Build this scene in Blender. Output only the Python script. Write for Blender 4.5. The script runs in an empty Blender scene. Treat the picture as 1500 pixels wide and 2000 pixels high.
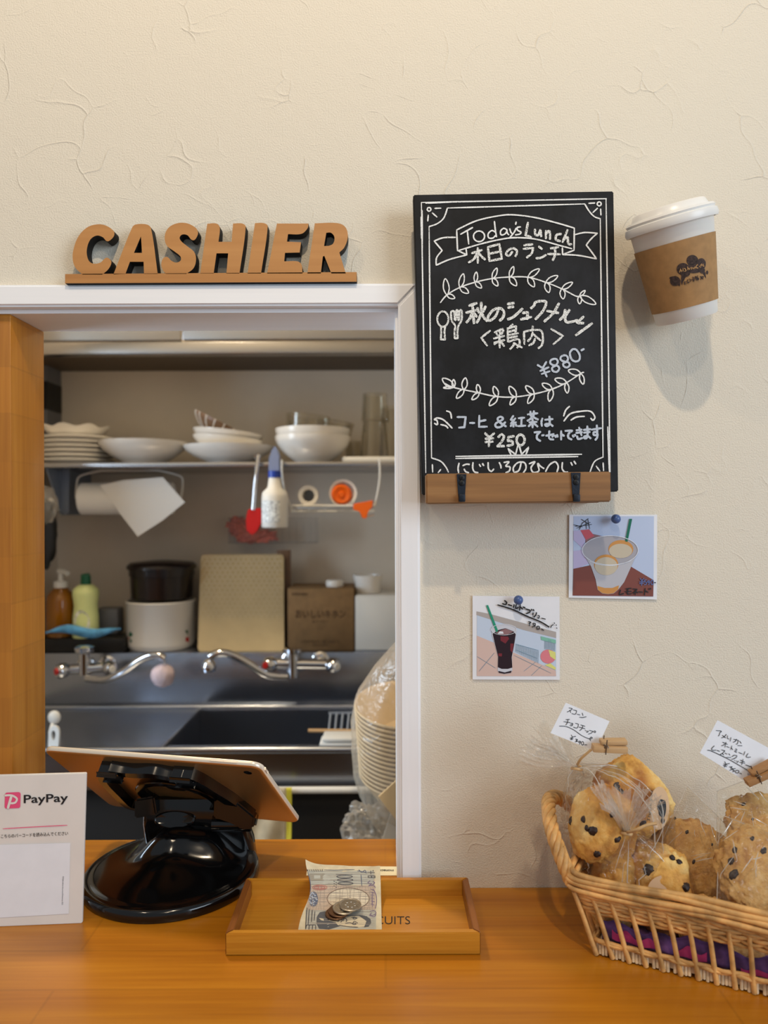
import bpy, bmesh, math, random
from mathutils import Vector, Matrix, noise
random.seed(7)
SC = bpy.context.scene
COL = SC.collection
V = Vector
R = math.radians
# ------------------------------------------------------------------ camera
F = 1450.0            # focal length in pixels of the 1500 px wide frame
D = 0.78              # camera to wall
CT = 0.85             # counter top height
EYE = CT + 0.395
ROLL = R(0.22)
cam_d = bpy.data.cameras.new('camera')
cam = bpy.data.objects.new('camera', cam_d)
COL.objects.link(cam)
cam_d.sensor_fit = 'HORIZONTAL'
cam_d.sensor_width = 36.0
cam_d.lens = 36.0 * F / 1500.0
cam_d.clip_start = 0.02
cam_d.dof.use_dof = True
cam_d.dof.focus_distance = 0.75
cam_d.dof.aperture_fstop = 6.0
cam.matrix_world = Matrix.Translation((0, -D, EYE)) @ Matrix.Rotation(R(90), 4, 'X') @ Matrix.Rotation(-ROLL, 4, 'Z')
SC.camera = cam
SC.view_settings.view_transform = 'Standard'
SC.view_settings.look = 'None'
SC.view_settings.gamma = 1.0
SC.view_settings.use_curve_mapping = False
SC.view_settings.exposure = 0.12
# ------------------------------------------------------------------ light
world = bpy.data.worlds.new('World')
SC.world = world
world.use_nodes = True
wb = world.node_tree.nodes['Background']
wb.inputs[0].default_value = (0.84, 0.92, 1.0, 1)
wb.inputs[1].default_value = 0.29

def lamp(name, kind, loc, energy, color, size=0.1, target=None, sizey=None, spot=None):
    l = bpy.data.lights.new(name, kind)
    l.energy = energy
    l.color = color
    if kind == 'AREA':
        l.size = size
        if sizey:
            l.shape = 'RECTANGLE'; l.size_y = sizey
    else:
        l.shadow_soft_size = size
    if spot:
        l.spot_size = R(spot); l.spot_blend = 0.6
    o = bpy.data.objects.new(name, l)
    COL.objects.link(o)
    o.location = loc
    if target:
        o.rotation_euler = (V(target) - V(loc)).to_track_quat('-Z', 'Y').to_euler()
    return o

WARM = (1.0, 0.80, 0.56)
lamp('ceiling_spot_light', 'SPOT', (0.05, -0.86, 2.42), 24, WARM, 0.022, (0.05, -0.1, 1.2), spot=115)
lamp('ceiling_spot_light', 'SPOT', (0.0, -1.5, 2.42), 10, WARM, 0.04, (0.0, -0.1, 1.2), spot=100)
lamp('ceiling_spot_light', 'SPOT', (-0.75, -0.75, 2.42), 9, WARM, 0.04, (-0.45, 0.0, 1.7), spot=110)
lamp('window_daylight', 'AREA', (2.4, -2.2, 1.7), 48, (0.74, 0.87, 1.0), 1.6, (0.1, 0, 1.1), 1.6)
lamp('kitchen_lamp', 'AREA', (-0.52, 0.5, 2.36), 9.5, (1.0, 0.80, 0.52), 0.14, (-0.45, 0.5, 0.8), 0.14)
lamp('kitchen_window_daylight', 'AREA', (-1.35, 0.36, 1.25), 15.0, (0.68, 0.84, 1.0), 0.5, (0.1, 0.95, 1.0), 0.7)
# ------------------------------------------------------------------ pixel helpers (1500 x 2000 photograph)
CA, SA = math.cos(ROLL), math.sin(ROLL)
def uv(px, py):
    u, v = px - 750.0, 1000.0 - py
    return (u * CA + v * SA, -u * SA + v * CA)
def P(px, py, d):                       # point at depth d
    u, v = uv(px, py)
    return V((u * d / F, d - D, EYE + v * d / F))
def W(px, py, y=0.0):                   # point on the vertical plane y
    return P(px, py, y + D)
def T(px, py, z=CT):                    # point on the horizontal plane z
    u, v = uv(px, py)
    return P(px, py, (z - EYE) * F / v)
def onplane(p0, n):
    n = V(n).normalized(); p0 = V(p0); c = V((0, -D, EYE))
    def f(px, py):
        u, v = uv(px, py)
        r = V((u / F, 1.0, v / F))
        return c + r * ((p0 - c).dot(n) / r.dot(n))
    return f
# ------------------------------------------------------------------ materials
def lin(c):
    out = []
    for x in c[:3]:
        x = x / 255.0
        out.append(x / 12.92 if x <= 0.04045 else ((x + 0.055) / 1.055) ** 2.4)
    return (*out, 1.0)

class NT:
    def __init__(s, name):
        s.m = bpy.data.materials.new(name); s.m.use_nodes = True
        s.t = s.m.node_tree; s.b = s.t.nodes['Principled BSDF']; s.out = s.t.nodes['Material Output']
    def n(s, typ, **kw):
        x = s.t.nodes.new(typ)
        for k, v in kw.items():
            if k.startswith('i_'):
                k = k[2:]
                k = int(k) if k.isdigit() else k.replace('_', ' ')
                x.inputs[k].default_value = v
            else:
                setattr(x, k, v)
        return x
    def l(s, a, b):
        s.t.links.new(a, b)
    def coords(s, scale=(1, 1, 1), rot=(0, 0, 0)):
        tc = s.n('ShaderNodeTexCoord'); mp = s.n('ShaderNodeMapping')
        mp.inputs['Scale'].default_value = scale; mp.inputs['Rotation'].default_value = rot
        s.l(tc.outputs['Object'], mp.inputs[0]); return mp.outputs[0]
    def ramp(s, fac, stops):
        r = s.n('ShaderNodeValToRGB'); e = r.color_ramp.elements
        while len(e) < len(stops): e.new(0.5)
        for el, (p, c) in zip(e, stops):
            el.position = p; el.color = c if len(c) == 4 else lin(c)
        s.l(fac, r.inputs[0]); return r.outputs[0]
    def bump(s, h, strength=0.3, dist=0.001, prev=None):
        b = s.n('ShaderNodeBump'); b.inputs['Strength'].default_value = strength; b.inputs['Distance'].default_value = dist
        s.l(h, b.inputs['Height'])
        if prev is not None: s.l(prev, b.inputs['Normal'])
        return b.outputs[0]

def mat(name, c, rough=0.5, metal=0.0, spec=0.5, coat=0.0, trans=0.0, vary=0.0, vscale=60, bump=0.0, bscale=300, bdist=0.0005, sss=0.0, ior=1.45, sheen=0.0):
    k = NT(name); b = k.b
    b.inputs['Base Color'].default_value = lin(c)
    b.inputs['Roughness'].default_value = rough
    b.inputs['Metallic'].default_value = metal
    b.inputs['Specular IOR Level'].default_value = spec
    b.inputs['Coat Weight'].default_value = coat
    b.inputs['Coat Roughness'].default_value = 0.08
    b.inputs['Transmission Weight'].default_value = trans
    b.inputs['IOR'].default_value = ior
    b.inputs['Sheen Weight'].default_value = sheen
    if sss:
        b.inputs['Subsurface Weight'].default_value = sss
        b.inputs['Subsurface Scale'].default_value = 0.004
    if vary:
        nz = k.n('ShaderNodeTexNoise', i_Scale=vscale, i_Detail=5.0)
        k.l(k.coords(), nz.inputs['Vector'])
        d = tuple(max(0, x * (1 - vary)) for x in c); e = tuple(min(255, x * (1 + vary)) for x in c)
        k.l(k.ramp(nz.outputs[0], [(0.3, d), (0.7, e)]), b.inputs['Base Color'])
    if bump:
        nz = k.n('ShaderNodeTexNoise', i_Scale=bscale, i_Detail=4.0)
        k.l(k.coords(), nz.inputs['Vector'])
        k.l(k.bump(nz.outputs[0], bump, bdist), b.inputs['Normal'])
    return k.m

def wood(name, dark, mid, light, axis=0, rough=0.35, coat=0.0, fine=1.0, plank=None, bump=0.05):
    k = NT(name); b = k.b
    sc = [90 * fine] * 3; sc[axis] = 3.0 * fine
    co = k.coords(tuple(sc))
    n1 = k.n('ShaderNodeTexNoise', i_Scale=0.35, i_Detail=6.0, i_Roughness=0.6, i_Distortion=0.6)
    k.l(co, n1.inputs['Vector'])
    n2 = k.n('ShaderNodeTexNoise', i_Scale=3.0, i_Detail=4.0)
    k.l(co, n2.inputs['Vector'])
    mx = k.n('ShaderNodeMix', data_type='FLOAT', i_0=0.3)
    k.l(n1.outputs[0], mx.inputs[2]); k.l(n2.outputs[0], mx.inputs[3])
    col = k.ramp(mx.outputs[0], [(0.28, dark), (0.5, mid), (0.72, light)])
    if plank:
        br = k.n('ShaderNodeTexBrick', i_Scale=1.0)
        br.inputs['Mortar Size'].default_value = 0.0012
        br.inputs['Brick Width'].default_value = plank[0]; br.inputs['Row Height'].default_value = plank[1]
        br.inputs['Color1'].default_value = (0.86, 0.86, 0.86, 1); br.inputs['Color2'].default_value = (1.06, 1.06, 1.06, 1)
        br.inputs['Mortar'].default_value = (0.8, 0.8, 0.8, 1)
        k.l(k.coords(rot=plank[2]), br.inputs['Vector'])
        m2 = k.n('ShaderNodeMix', data_type='RGBA', blend_type='MULTIPLY', i_0=0.6)
        k.l(col, m2.inputs[6]); k.l(br.outputs[0], m2.inputs[7]); col = m2.outputs[2]
    k.l(col, b.inputs['Base Color'])
    b.inputs['Roughness'].default_value = rough
    b.inputs['Coat Weight'].default_value = coat; b.inputs['Coat Roughness'].default_value = 0.12
    if bump: k.l(k.bump(mx.outputs[0], bump, 0.002), b.inputs['Normal'])
    return k.m

def film(name, tint=(255, 255, 255), clear=0.9, rough=0.08, bumpy=0.5, bscale=40, haze=0.0, gain=0.5):
    """thin transparent sheet: clear + a little glossy + a little white haze"""
    k = NT(name); t = k.t
    t.nodes.remove(k.b)
    tr = k.n('ShaderNodeBsdfTransparent'); tr.inputs[0].default_value = lin(tint)
    gl = k.n('ShaderNodeBsdfGlossy'); gl.inputs['Roughness'].default_value = rough; gl.inputs[0].default_value = (1, 1, 1, 1)
    lw = k.n('ShaderNodeLayerWeight', i_Blend=0.22)
    nz = k.n('ShaderNodeTexNoise', i_Scale=bscale, i_Detail=3.0, i_Distortion=1.5)
    k.l(k.coords(), nz.inputs['Vector'])
    bp = k.bump(nz.outputs[0], bumpy, 0.01)
    k.l(bp, gl.inputs['Normal']); k.l(bp, lw.inputs['Normal'])
    ma = k.n('ShaderNodeMath', operation='MULTIPLY_ADD', use_clamp=True)
    ma.inputs[1].default_value = gain; ma.inputs[2].default_value = 1 - clear
    k.l(lw.outputs['Fresnel'], ma.inputs[0])
    mx = k.n('ShaderNodeMixShader')
    k.l(ma.outputs[0], mx.inputs[0]); k.l(tr.outputs[0], mx.inputs[1]); k.l(gl.outputs[0], mx.inputs[2])
    o = mx.outputs[0]
    if haze:
        df = k.n('ShaderNodeBsdfDiffuse'); df.inputs[0].default_value = lin((245, 242, 236))
        tl = k.n('ShaderNodeBsdfTranslucent'); tl.inputs[0].default_value = lin((245, 242, 236))
        h1 = k.n('ShaderNodeMixShader', i_0=0.5); k.l(df.outputs[0], h1.inputs[1]); k.l(tl.outputs[0], h1.inputs[2])
        h2 = k.n('ShaderNodeMixShader', i_0=haze); k.l(o, h2.inputs[1]); k.l(h1.outputs[0], h2.inputs[2]); o = h2.outputs[0]
    k.l(o, k.out.inputs[0])
    return k.m

def stucco():
    k = NT('cream textured wallpaper'); b = k.b
    b.inputs['Roughness'].default_value = 0.85; b.inputs['Specular IOR Level'].default_value = 0.2
    b.inputs['Base Color'].default_value = lin((228, 219, 202))
    co = k.coords()
    n1 = k.n('ShaderNodeTexNoise', i_Scale=600.0, i_Detail=3.0, i_Roughness=0.6); k.l(co, n1.inputs['Vector'])
    n1b = k.n('ShaderNodeTexNoise', i_Scale=60.0, i_Detail=3.0); k.l(co, n1b.inputs['Vector'])
    # sparse curved trowel ridges
    wp = k.n('ShaderNodeTexNoise', i_Scale=9.0, i_Detail=2.0); k.l(co, wp.inputs['Vector'])
    ad = k.n('ShaderNodeVectorMath', operation='MULTIPLY_ADD'); ad.inputs[1].default_value = (0.16, 0.16, 0.16)
    k.l(wp.outputs[1], ad.inputs[0]); k.l(co, ad.inputs[2])
    vo = k.n('ShaderNodeTexVoronoi', feature='DISTANCE_TO_EDGE', i_Scale=17.0); k.l(ad.outputs[0], vo.inputs['Vector'])
    rd = k.ramp(vo.outputs[0], [(0.0, (1, 1, 1, 1)), (0.012, (0.35, 0.35, 0.35, 1)), (0.03, (0, 0, 0, 1))])
    gate = k.n('ShaderNodeTexNoise', i_Scale=20.0, i_Detail=2.0); k.l(ad.outputs[0], gate.inputs['Vector'])
    gr = k.ramp(gate.outputs[0], [(0.50, (0, 0, 0, 1)), (0.66, (1, 1, 1, 1))])
    mu = k.n('ShaderNodeMath', operation='MULTIPLY'); k.l(rd, mu.inputs[0]); k.l(gr, mu.inputs[1])
    b1 = k.bump(n1.outputs[0], 0.5, 0.0018)
    b2 = k.bump(n1b.outputs[0], 0.22, 0.002, b1)
    k.l(k.bump(mu.outputs[0], 0.55, 0.0012, b2), b.inputs['Normal'])
    return k.m

def chalkboard():
    k = NT('black chalkboard paint'); b = k.b
    n1 = k.n('ShaderNodeTexNoise', i_Scale=9.0, i_Detail=6.0, i_Roughness=0.65); k.l(k.coords((1, 1, 0.8)), n1.inputs['Vector'])
    k.l(k.ramp(n1.outputs[0], [(0.42, (20, 20, 21)), (0.75, (50, 52, 58))]), b.inputs['Base Color'])
    b.inputs['Roughness'].default_value = 0.65; b.inputs['Specular IOR Level'].default_value = 0.25
    return k.m

def chalk(name, c, solid):
    k = NT(name); b = k.b
    b.inputs['Base Color'].default_value = lin(c); b.inputs['Roughness'].default_value = 0.95
    b.inputs['Specular IOR Level'].default_value = 0.1
    nz = k.n('ShaderNodeTexNoise', i_Scale=900.0, i_Detail=2.0); k.l(k.coords(), nz.inputs['Vector'])
    k.l(k.ramp(nz.outputs[0], [(0.5 - solid - 0.05, (0.25, 0.25, 0.25, 1)), (0.5 - solid + 0.08, (1, 1, 1, 1))]), b.inputs['Alpha'])
    return k.m

def steel(name, c=(150, 150, 152), rough=0.28, axis=0):
    k = NT(name); b = k.b
    sc = [400.0] * 3; sc[axis] = 4.0
    nz = k.n('ShaderNodeTexNoise', i_Scale=1.0, i_Detail=3.0); k.l(k.coords(tuple(sc)), nz.inputs['Vector'])
    b.inputs['Base Color'].default_value = lin(c); b.inputs['Metallic'].default_value = 1.0
    b.inputs['Roughness'].default_value = rough
    k.l(k.bump(nz.outputs[0], 0.16, 0.001), b.inputs['Normal'])
    return k.m

def bake(name, hi, mid, lo, scale=55, dist=0.004):
    k = NT(name); b = k.b
    co = k.coords()
    n1 = k.n('ShaderNodeTexNoise', i_Scale=scale, i_Detail=6.0, i_Roughness=0.65); k.l(co, n1.inputs['Vector'])
    n2 = k.n('ShaderNodeTexNoise', i_Scale=24.0, i_Detail=3.0); k.l(co, n2.inputs['Vector'])
    mx = k.n('ShaderNodeMix', data_type='FLOAT', i_0=0.55); k.l(n1.outputs[0], mx.inputs[2]); k.l(n2.outputs[0], mx.inputs[3])
    k.l(k.ramp(mx.outputs[0], [(0.36, lo), (0.5, mid), (0.63, hi)]), b.inputs['Base Color'])
    b.inputs['Roughness'].default_value = 0.7
    n3 = k.n('ShaderNodeTexNoise', i_Scale=260.0, i_Detail=4.0); k.l(co, n3.inputs['Vector'])
    k.l(k.bump(n3.outputs[0], 0.5, 0.0012, k.bump(n1.outputs[0], 0.5, dist)), b.inputs['Normal'])
    return k.m

M = {}
M['wall'] = stucco()
M['trim'] = wood('white painted wood', (240, 241, 244), (246, 246, 248), (251, 251, 252), 0, 0.45, bump=0.02)
M['trimv'] = wood('white painted wood upright', (238, 240, 244), (244, 245, 248), (250, 250, 252), 2, 0.45, bump=0.02)
M['counter'] = wood('honey stained counter', (156, 90, 10), (180, 112, 18), (198, 132, 30), 0, 0.34, 0.1, plank=(0.55, 0.055, (0, 0, 0)), bump=0.02)
M['pillar'] = wood('honey stained post', (152, 90, 18), (176, 112, 30), (194, 132, 46), 2, 0.4, 0.1, plank=(0.5, 0.05, (R(90), R(90), 0)), bump=0.02)
M['sign'] = wood('cherry wood sign', (166, 110, 58), (186, 130, 72), (202, 146, 86), 0, 0.45, fine=0.5)
M['burnt'] = mat('burnt black cut edge', (16, 11, 9), 0.7, vary=0.3)
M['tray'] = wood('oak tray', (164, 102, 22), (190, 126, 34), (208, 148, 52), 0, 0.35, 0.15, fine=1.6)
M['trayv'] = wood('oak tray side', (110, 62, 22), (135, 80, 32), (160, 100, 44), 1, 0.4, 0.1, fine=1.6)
M['rail'] = wood('rustic ledge wood', (88, 58, 30), (148, 104, 58), (188, 144, 90), 0, 0.6, fine=0.6)
M['board'] = chalkboard()
M['chalk'] = chalk('white chalk', (238, 238, 236), 0.16)
M['chalkr'] = chalk('rough white chalk', (236, 236, 232), 0.08)
M['chalkb'] = chalk('bluish grey chalk marker', (196, 204, 216), 0.2)
M['iron'] = mat('dark blue black iron', (38, 44, 54), 0.5, 0.6, bump=0.3, bscale=500)
M['black'] = mat('gloss black plastic', (9, 9, 10), 0.13, spec=0.5, coat=0.3)
M['blackm'] = mat('matt black', (16, 16, 17), 0.5)
M['paper'] = mat('white paper', (232, 234, 240), 0.55, vary=0.01)
M['card'] = mat('white card', (226, 220, 214), 0.6, vary=0.015, vscale=30)
M['ink'] = mat('black ink', (26, 26, 30), 0.6)
M['inkb'] = mat('faded blue ink', (86, 104, 158), 0.6)
M['cup'] = mat('white paper cup', (240, 236, 228), 0.5, sss=0.05)
M['lid'] = mat('white plastic lid', (236, 234, 230), 0.28)
M['kraft'] = mat('kraft paper sleeve', (168, 128, 82), 0.75, vary=0.05, vscale=120, bump=0.1)
M['stamp'] = mat('dark brown stamp ink', (58, 44, 40), 0.8, vary=0.4, vscale=500)
M['pin'] = mat('blue plastic pin', (74, 98, 150), 0.3)
M['gold'] = mat('champagne gold aluminium', (196, 154, 98), 0.36, 0.8)
M['gold_highlight'] = mat('aluminium edge with highlight in colour', (238, 226, 208), 0.3, 0.35)  # edge highlight put into a paler, less metallic colour
M['glassb'] = mat('black screen glass', (8, 8, 10), 0.06)
M['wicker'] = mat('honey wicker', (206, 158, 96), 0.5, vary=0.18, vscale=70, bump=0.15, bscale=400)
M['wickerl'] = mat('pale peeled cane', (226, 206, 172), 0.55, vary=0.12, vscale=200)
M['film'] = film('clear crinkled film', (254, 253, 250), 0.98, 0.05, 0.7, 80, 0.02, 0.45)
M['filmw'] = film('whitish gathered film', (252, 250, 246), 0.93, 0.10, 0.8, 90, 0.24, 0.5)
M['glint'] = film('bright film crease', (255, 255, 255), 0.85, 0.1, 0.2, 50, 0.4, 0.5)  # white haze colour painting the glints along film folds
M['scone'] = bake('golden scone crust', (242, 212, 142), (222, 168, 84), (170, 104, 38), 45, 0.003)
M['cookie'] = bake('oatmeal cookie', (226, 188, 128), (204, 156, 88), (164, 110, 56), 120, 0.004)
M['choc'] = mat('dark chocolate', (44, 28, 24), 0.5, bump=0.4)
M['ties'] = mat('beige twist tie', (196, 160, 112), 0.6)
M['peg'] = wood('pale beech peg', (186, 148, 104), (208, 170, 122), (222, 188, 142), 0, 0.6, fine=2.0)
M['pegd'] = wood('brown peg', (150, 106, 62), (172, 126, 78), (190, 146, 96), 0, 0.6, fine=2.0)
M['wire'] = mat('grey steel wire', (120, 110, 100), 0.35, 0.9)
# kitchen
M['kwall'] = mat('off white kitchen wall', (214, 204, 190), 0.7, vary=0.02, vscale=8)
M['steel'] = steel('brushed stainless', (170, 170, 174), 0.26, 0)
M['steeld'] = steel('stainless sink', (168, 174, 186), 0.27, 0)  # bluish daylight reflection mixed into the steel colour
M['chrome'] = mat('chrome', (205, 205, 208), 0.08, 1.0)
M['dark'] = mat('dark grey', (34, 33, 33), 0.7)  # plain dark grey for the panel below the sink
M['white'] = mat('white porcelain', (226, 222, 216), 0.22)
M['whitem'] = mat('white plastic', (222, 220, 214), 0.45)
M['tissue'] = mat('paper towel', (232, 230, 226), 0.9, bump=0.3, bscale=400)
M['glass'] = film('drinking glass', (240, 238, 232), 0.97, 0.03, 0.05, 10, 0.02, 0.4)
M['clearp'] = film('clear plastic bin', (246, 246, 246), 0.99, 0.1, 0.2, 30, 0.03, 0.2)
M['amber'] = mat('amber bottle plastic', (142, 88, 14), 0.15, trans=0.15, coat=0.2)
M['green'] = mat('pale green soap bottle', (216, 226, 158), 0.35, sss=0.05)
M['dgreen'] = mat('dark green cap', (16, 92, 62), 0.35)
M['lgreen'] = mat('pale label', (224, 232, 200), 0.5, vary=0.2, vscale=200)
M['bluebag'] = mat('blue plastic pouch', (84, 150, 200), 0.25, vary=0.15)
M['grey'] = mat('grey plastic', (110, 112, 118), 0.5)
M['bracket'] = mat('blue grey painted steel', (126, 136, 152), 0.4, 0.3)
M['enamel'] = mat('white enamel', (232, 228, 222), 0.2)
M['potblack'] = mat('dark brown black pot', (26, 16, 14), 0.25)
M['cutting'] = mat('gold beige cutting board', (186, 164, 122), 0.45, vary=0.04, vscale=20)
M['cuttingw'] = mat('pale hexagon print', (214, 200, 168), 0.5)
M['cardboard'] = mat('brown cardboard', (136, 106, 70), 0.8, vary=0.05)
M['cardink'] = mat('brown box print', (84, 62, 42), 0.8)
M['red'] = mat('red silicone', (190, 24, 24), 0.4)
M['redn'] = mat('dull red net', (196, 104, 90), 0.8, vary=0.3, vscale=250)
M['orange'] = mat('orange plastic', (240, 104, 16), 0.3)
M['bluec'] = mat('royal blue plastic', (30, 62, 160), 0.35)
M['greyb'] = mat('grey blue trigger', (130, 142, 176), 0.4)
M['pink'] = mat('pale pink sponge', (200, 182, 188), 0.9, vary=0.08, bump=0.4)
M['bowlp'] = mat('cream paper bowl', (236, 214, 174), 0.6)
M['bag'] = film('milky plastic bag', (252, 248, 242), 0.95, 0.2, 0.9, 30, 0.2, 0.35)
M['towel'] = mat('beige cloth', (204, 190, 160), 0.95, vary=0.05, bump=0.4, sheen=0.3)
M['yellow'] = mat('yellow hem', (212, 200, 60), 0.8)
M['stripe'] = mat('brown stripe glaze', (120, 92, 70), 0.4)
M['cream'] = mat('cream card', (240, 230, 196), 0.6)
M['pinkr'] = mat('pink red print', (232, 84, 128), 0.5)
M['purple'] = mat('purple cloth', (92, 66, 120), 0.9, vary=0.35, vscale=60)
M['magenta'] = mat('magenta cloth print', (176, 58, 122), 0.9)
M['sticker'] = mat('kraft beige sticker', (206, 170, 132), 0.6)
M['bill'] = mat('banknote paper', (206, 196, 170), 0.8, vary=0.06, vscale=90)
M['coin'] = mat('nickel coin', (196, 186, 170), 0.32, 1.0, bump=0.3, bscale=900)
M['coind'] = mat('brown coin', (120, 92, 72), 0.4, 1.0, bump=0.3, bscale=900)
# ------------------------------------------------------------------ mesh helpers
def nb(): return bmesh.new()
def obj(name, bm, m, parent=None, smooth=40, sub=0):
    bmesh.ops.recalc_face_normals(bm, faces=bm.faces)
    if smooth:
        lim = R(smooth)
        for f in bm.faces: f.smooth = True
        for e in bm.edges:
            if len(e.link_faces) == 2:
                e.smooth = e.calc_face_angle(0) < lim
    me = bpy.data.meshes.new(name)
    bm.to_mesh(me); bm.free()
    o = bpy.data.objects.new(name, me)
    COL.objects.link(o)
    for x in (m if isinstance(m, (list, tuple)) else [m]):
        me.materials.append(M[x] if isinstance(x, str) else x)
    if parent is not None:
        o.parent = parent
        if parent.parent is None:
            o.matrix_parent_inverse = parent.matrix_basis.inverted()
    if sub:
        s = o.modifiers.new('sub', 'SUBSURF'); s.levels = sub; s.render_levels = sub
    return o
def tag(o, label, cat, group=None, kind=None):
    o['label'] = label; o['category'] = cat
    if group: o['group'] = group
    if kind: o['kind'] = kind
    return o
def thing(name, loc, label, cat, group=None):
    o = bpy.data.objects.new(name, None); COL.objects.link(o)
    o.empty_display_size = 0.02
    o.location = loc
    return tag(o, label, cat, group)
def struct(name, bm, m, label=None, smooth=30):
    o = obj(name, bm, m, None, smooth); o['kind'] = 'structure'
    o['label'] = label or name.replace('_', ' ')
    return o
def box(bm, c, s, M4=None, bev=0.0, seg=2, mi=0):
    r = bmesh.ops.create_cube(bm, size=1.0)
    vs = r['verts']
    for v in vs:
        v.co = V((v.co.x * s[0], v.co.y * s[1], v.co.z * s[2])) + V(c)
        if M4 is not None: v.co = M4 @ v.co
    fs = list({f for v in vs for f in v.link_faces})
    for f in fs: f.material_index = mi
    if bev:
        es = list({e for v in vs for e in v.link_edges})
        r = bmesh.ops.bevel(bm, geom=es, offset=bev, segments=seg, affect='EDGES', profile=0.5)
        for f in r['faces']: f.material_index = mi
def boxw(bm, a, b, bev=0.0, mi=0):       # axis-aligned box from corner a to corner b
    a, b = V(a), V(b)
    box(bm, (a + b) / 2, [abs(x) for x in (b - a)], None, bev, 2, mi)
def slab(bm, pts, off, mi=0, mi_side=None):
    off = V(off)
    a = [bm.verts.new(V(p)) for p in pts]
    b = [bm.verts.new(V(p) + off) for p in pts]
    f1 = bm.faces.new(a); f2 = bm.faces.new(b[::-1])
    f1.material_index = mi; f2.material_index = mi
    n = len(pts)
    for i in range(n):
        f = bm.faces.new([a[i], a[(i + 1) % n], b[(i + 1) % n], b[i]])
        f.material_index = mi if mi_side is None else mi_side
def flat(bm, pts, mi=0):
    f = bm.faces.new([bm.verts.new(V(p)) for p in pts]); f.material_index = mi
    return f
def lathe(bm, prof, M4=None, n=32, mi=0, a0=0.0, a1=None):
    full = a1 is None
    if full: a1 = a0 + 2 * math.pi
    rings = []
    cnt = n if full else n + 1
    for (r, z) in prof:
        if r < 1e-7:
            v = V((0, 0, z)); rings.append([bm.verts.new(M4 @ v if M4 is not None else v)])
        else:
            ring = []
            for i in range(cnt):
                a = a0 + (a1 - a0) * i / n
                v = V((r * math.cos(a), r * math.sin(a), z))
                ring.append(bm.verts.new(M4 @ v if M4 is not None else v))
            rings.append(ring)
    for A, B in zip(rings, rings[1:]):
        m = max(len(A), len(B))
        rng = range(m) if full else range(m - 1)
        for i in rng:
            j = (i + 1) % m
            if len(A) == 1 and len(B) == 1: continue
            if len(A) == 1: f = bm.faces.new([A[0], B[j], B[i]])
            elif len(B) == 1: f = bm.faces.new([A[i], A[j], B[0]])
            else: f = bm.faces.new([A[i], A[j], B[j], B[i]])
            f.material_index = mi
def cr(pts, n=6, closed=False):           # Catmull-Rom
    p = [V(x) if len(x) == 3 else V((x[0], x[1], 0)) for x in pts]
    if len(p) < 3: return p
    out = []
    N = len(p)
    for i in range(N if closed else N - 1):
        if closed: a, b, c, d = p[i - 1], p[i], p[(i + 1) % N], p[(i + 2) % N]
        else: a, b, c, d = p[max(i - 1, 0)], p[i], p[i + 1], p[min(i + 2, N - 1)]
        for k in range(n):
            t = k / n
            out.append(0.5 * ((2 * b) + (c - a) * t + (2 * a - 5 * b + 4 * c - d) * t * t + (3 * b - a - 3 * c + d) * t ** 3))
    if not closed: out.append(p[-1])
    return out
def tube(bm, pts, r, n=8, closed=False, mi=0, flat_=1.0, up=None):
    p = [V(x) for x in pts]; N = len(p)
    rf = r if callable(r) else (lambda t: r)
    rings = []; prev = None
    for i in range(N):
        if closed: t = p[(i + 1) % N] - p[i - 1]
        else: t = p[min(i + 1, N - 1)] - p[max(i - 1, 0)]
        if t.length < 1e-9: t = V((0, 0, 1))
        t.normalize()
        if up is not None: x = V(up) - t * t.dot(V(up))
        elif prev is None:
            x = t.orthogonal()
        else:
            x = prev - t * prev.dot(t)
        if x.length < 1e-6: x = t.orthogonal()
        x.normalize(); prev = x
        y = t.cross(x)
        rr = rf(i / max(N - 1, 1))
        rings.append([bm.verts.new(p[i] + (x * math.cos(2 * math.pi * k / n) * flat_ + y * math.sin(2 * math.pi * k / n)) * rr) for k in range(n)])
    m = N if closed else N - 1
    for i in range(m):
        A, B = rings[i], rings[(i + 1) % N]
        for k in range(n):
            f = bm.faces.new([A[k], A[(k + 1) % n], B[(k + 1) % n], B[k]]); f.material_index = mi
    if not closed:
        bm.faces.new(rings[0][::-1]).material_index = mi; bm.faces.new(rings[-1]).material_index = mi
def blob(bm, c, s, rot=None, amp=0.1, freq=3.0, seed=0, nu=32, nv=20, mi=0, power=1.0, fine=0.0):
    off = V((seed * 13.1, seed * 7.7, seed * 3.3))
    Rm = rot if rot is not None else Matrix.Identity(3)
    c = V(c); rings = []
    def f(n):
        q = V([math.copysign(abs(k) ** power, k) for k in n]) if power != 1.0 else n.copy()
        d = 1 + amp * noise.noise(n * freq + off) + amp * 0.5 * noise.noise(n * freq * 2.3 + off)
        if fine: d += fine * noise.noise(n * freq * 7 + off)
        q = q * d
        return c + Rm @ V((q.x * s[0], q.y * s[1], q.z * s[2]))
    top = bm.verts.new(f(V((0, 0, 1)))); bot = bm.verts.new(f(V((0, 0, -1))))
    for i in range(1, nv):
        th = math.pi * i / nv
        rings.append([bm.verts.new(f(V((math.sin(th) * math.cos(2 * math.pi * k / nu), math.sin(th) * math.sin(2 * math.pi * k / nu), math.cos(th))))) for k in range(nu)])
    for k in range(nu):
        j = (k + 1) % nu
        bm.faces.new([top, rings[0][k], rings[0][j]]).material_index = mi
        bm.faces.new([bot, rings[-1][j], rings[-1][k]]).material_index = mi
        for A, B in zip(rings, rings[1:]):
            bm.faces.new([A[k], B[k], B[j], A[j]]).material_index = mi
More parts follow.
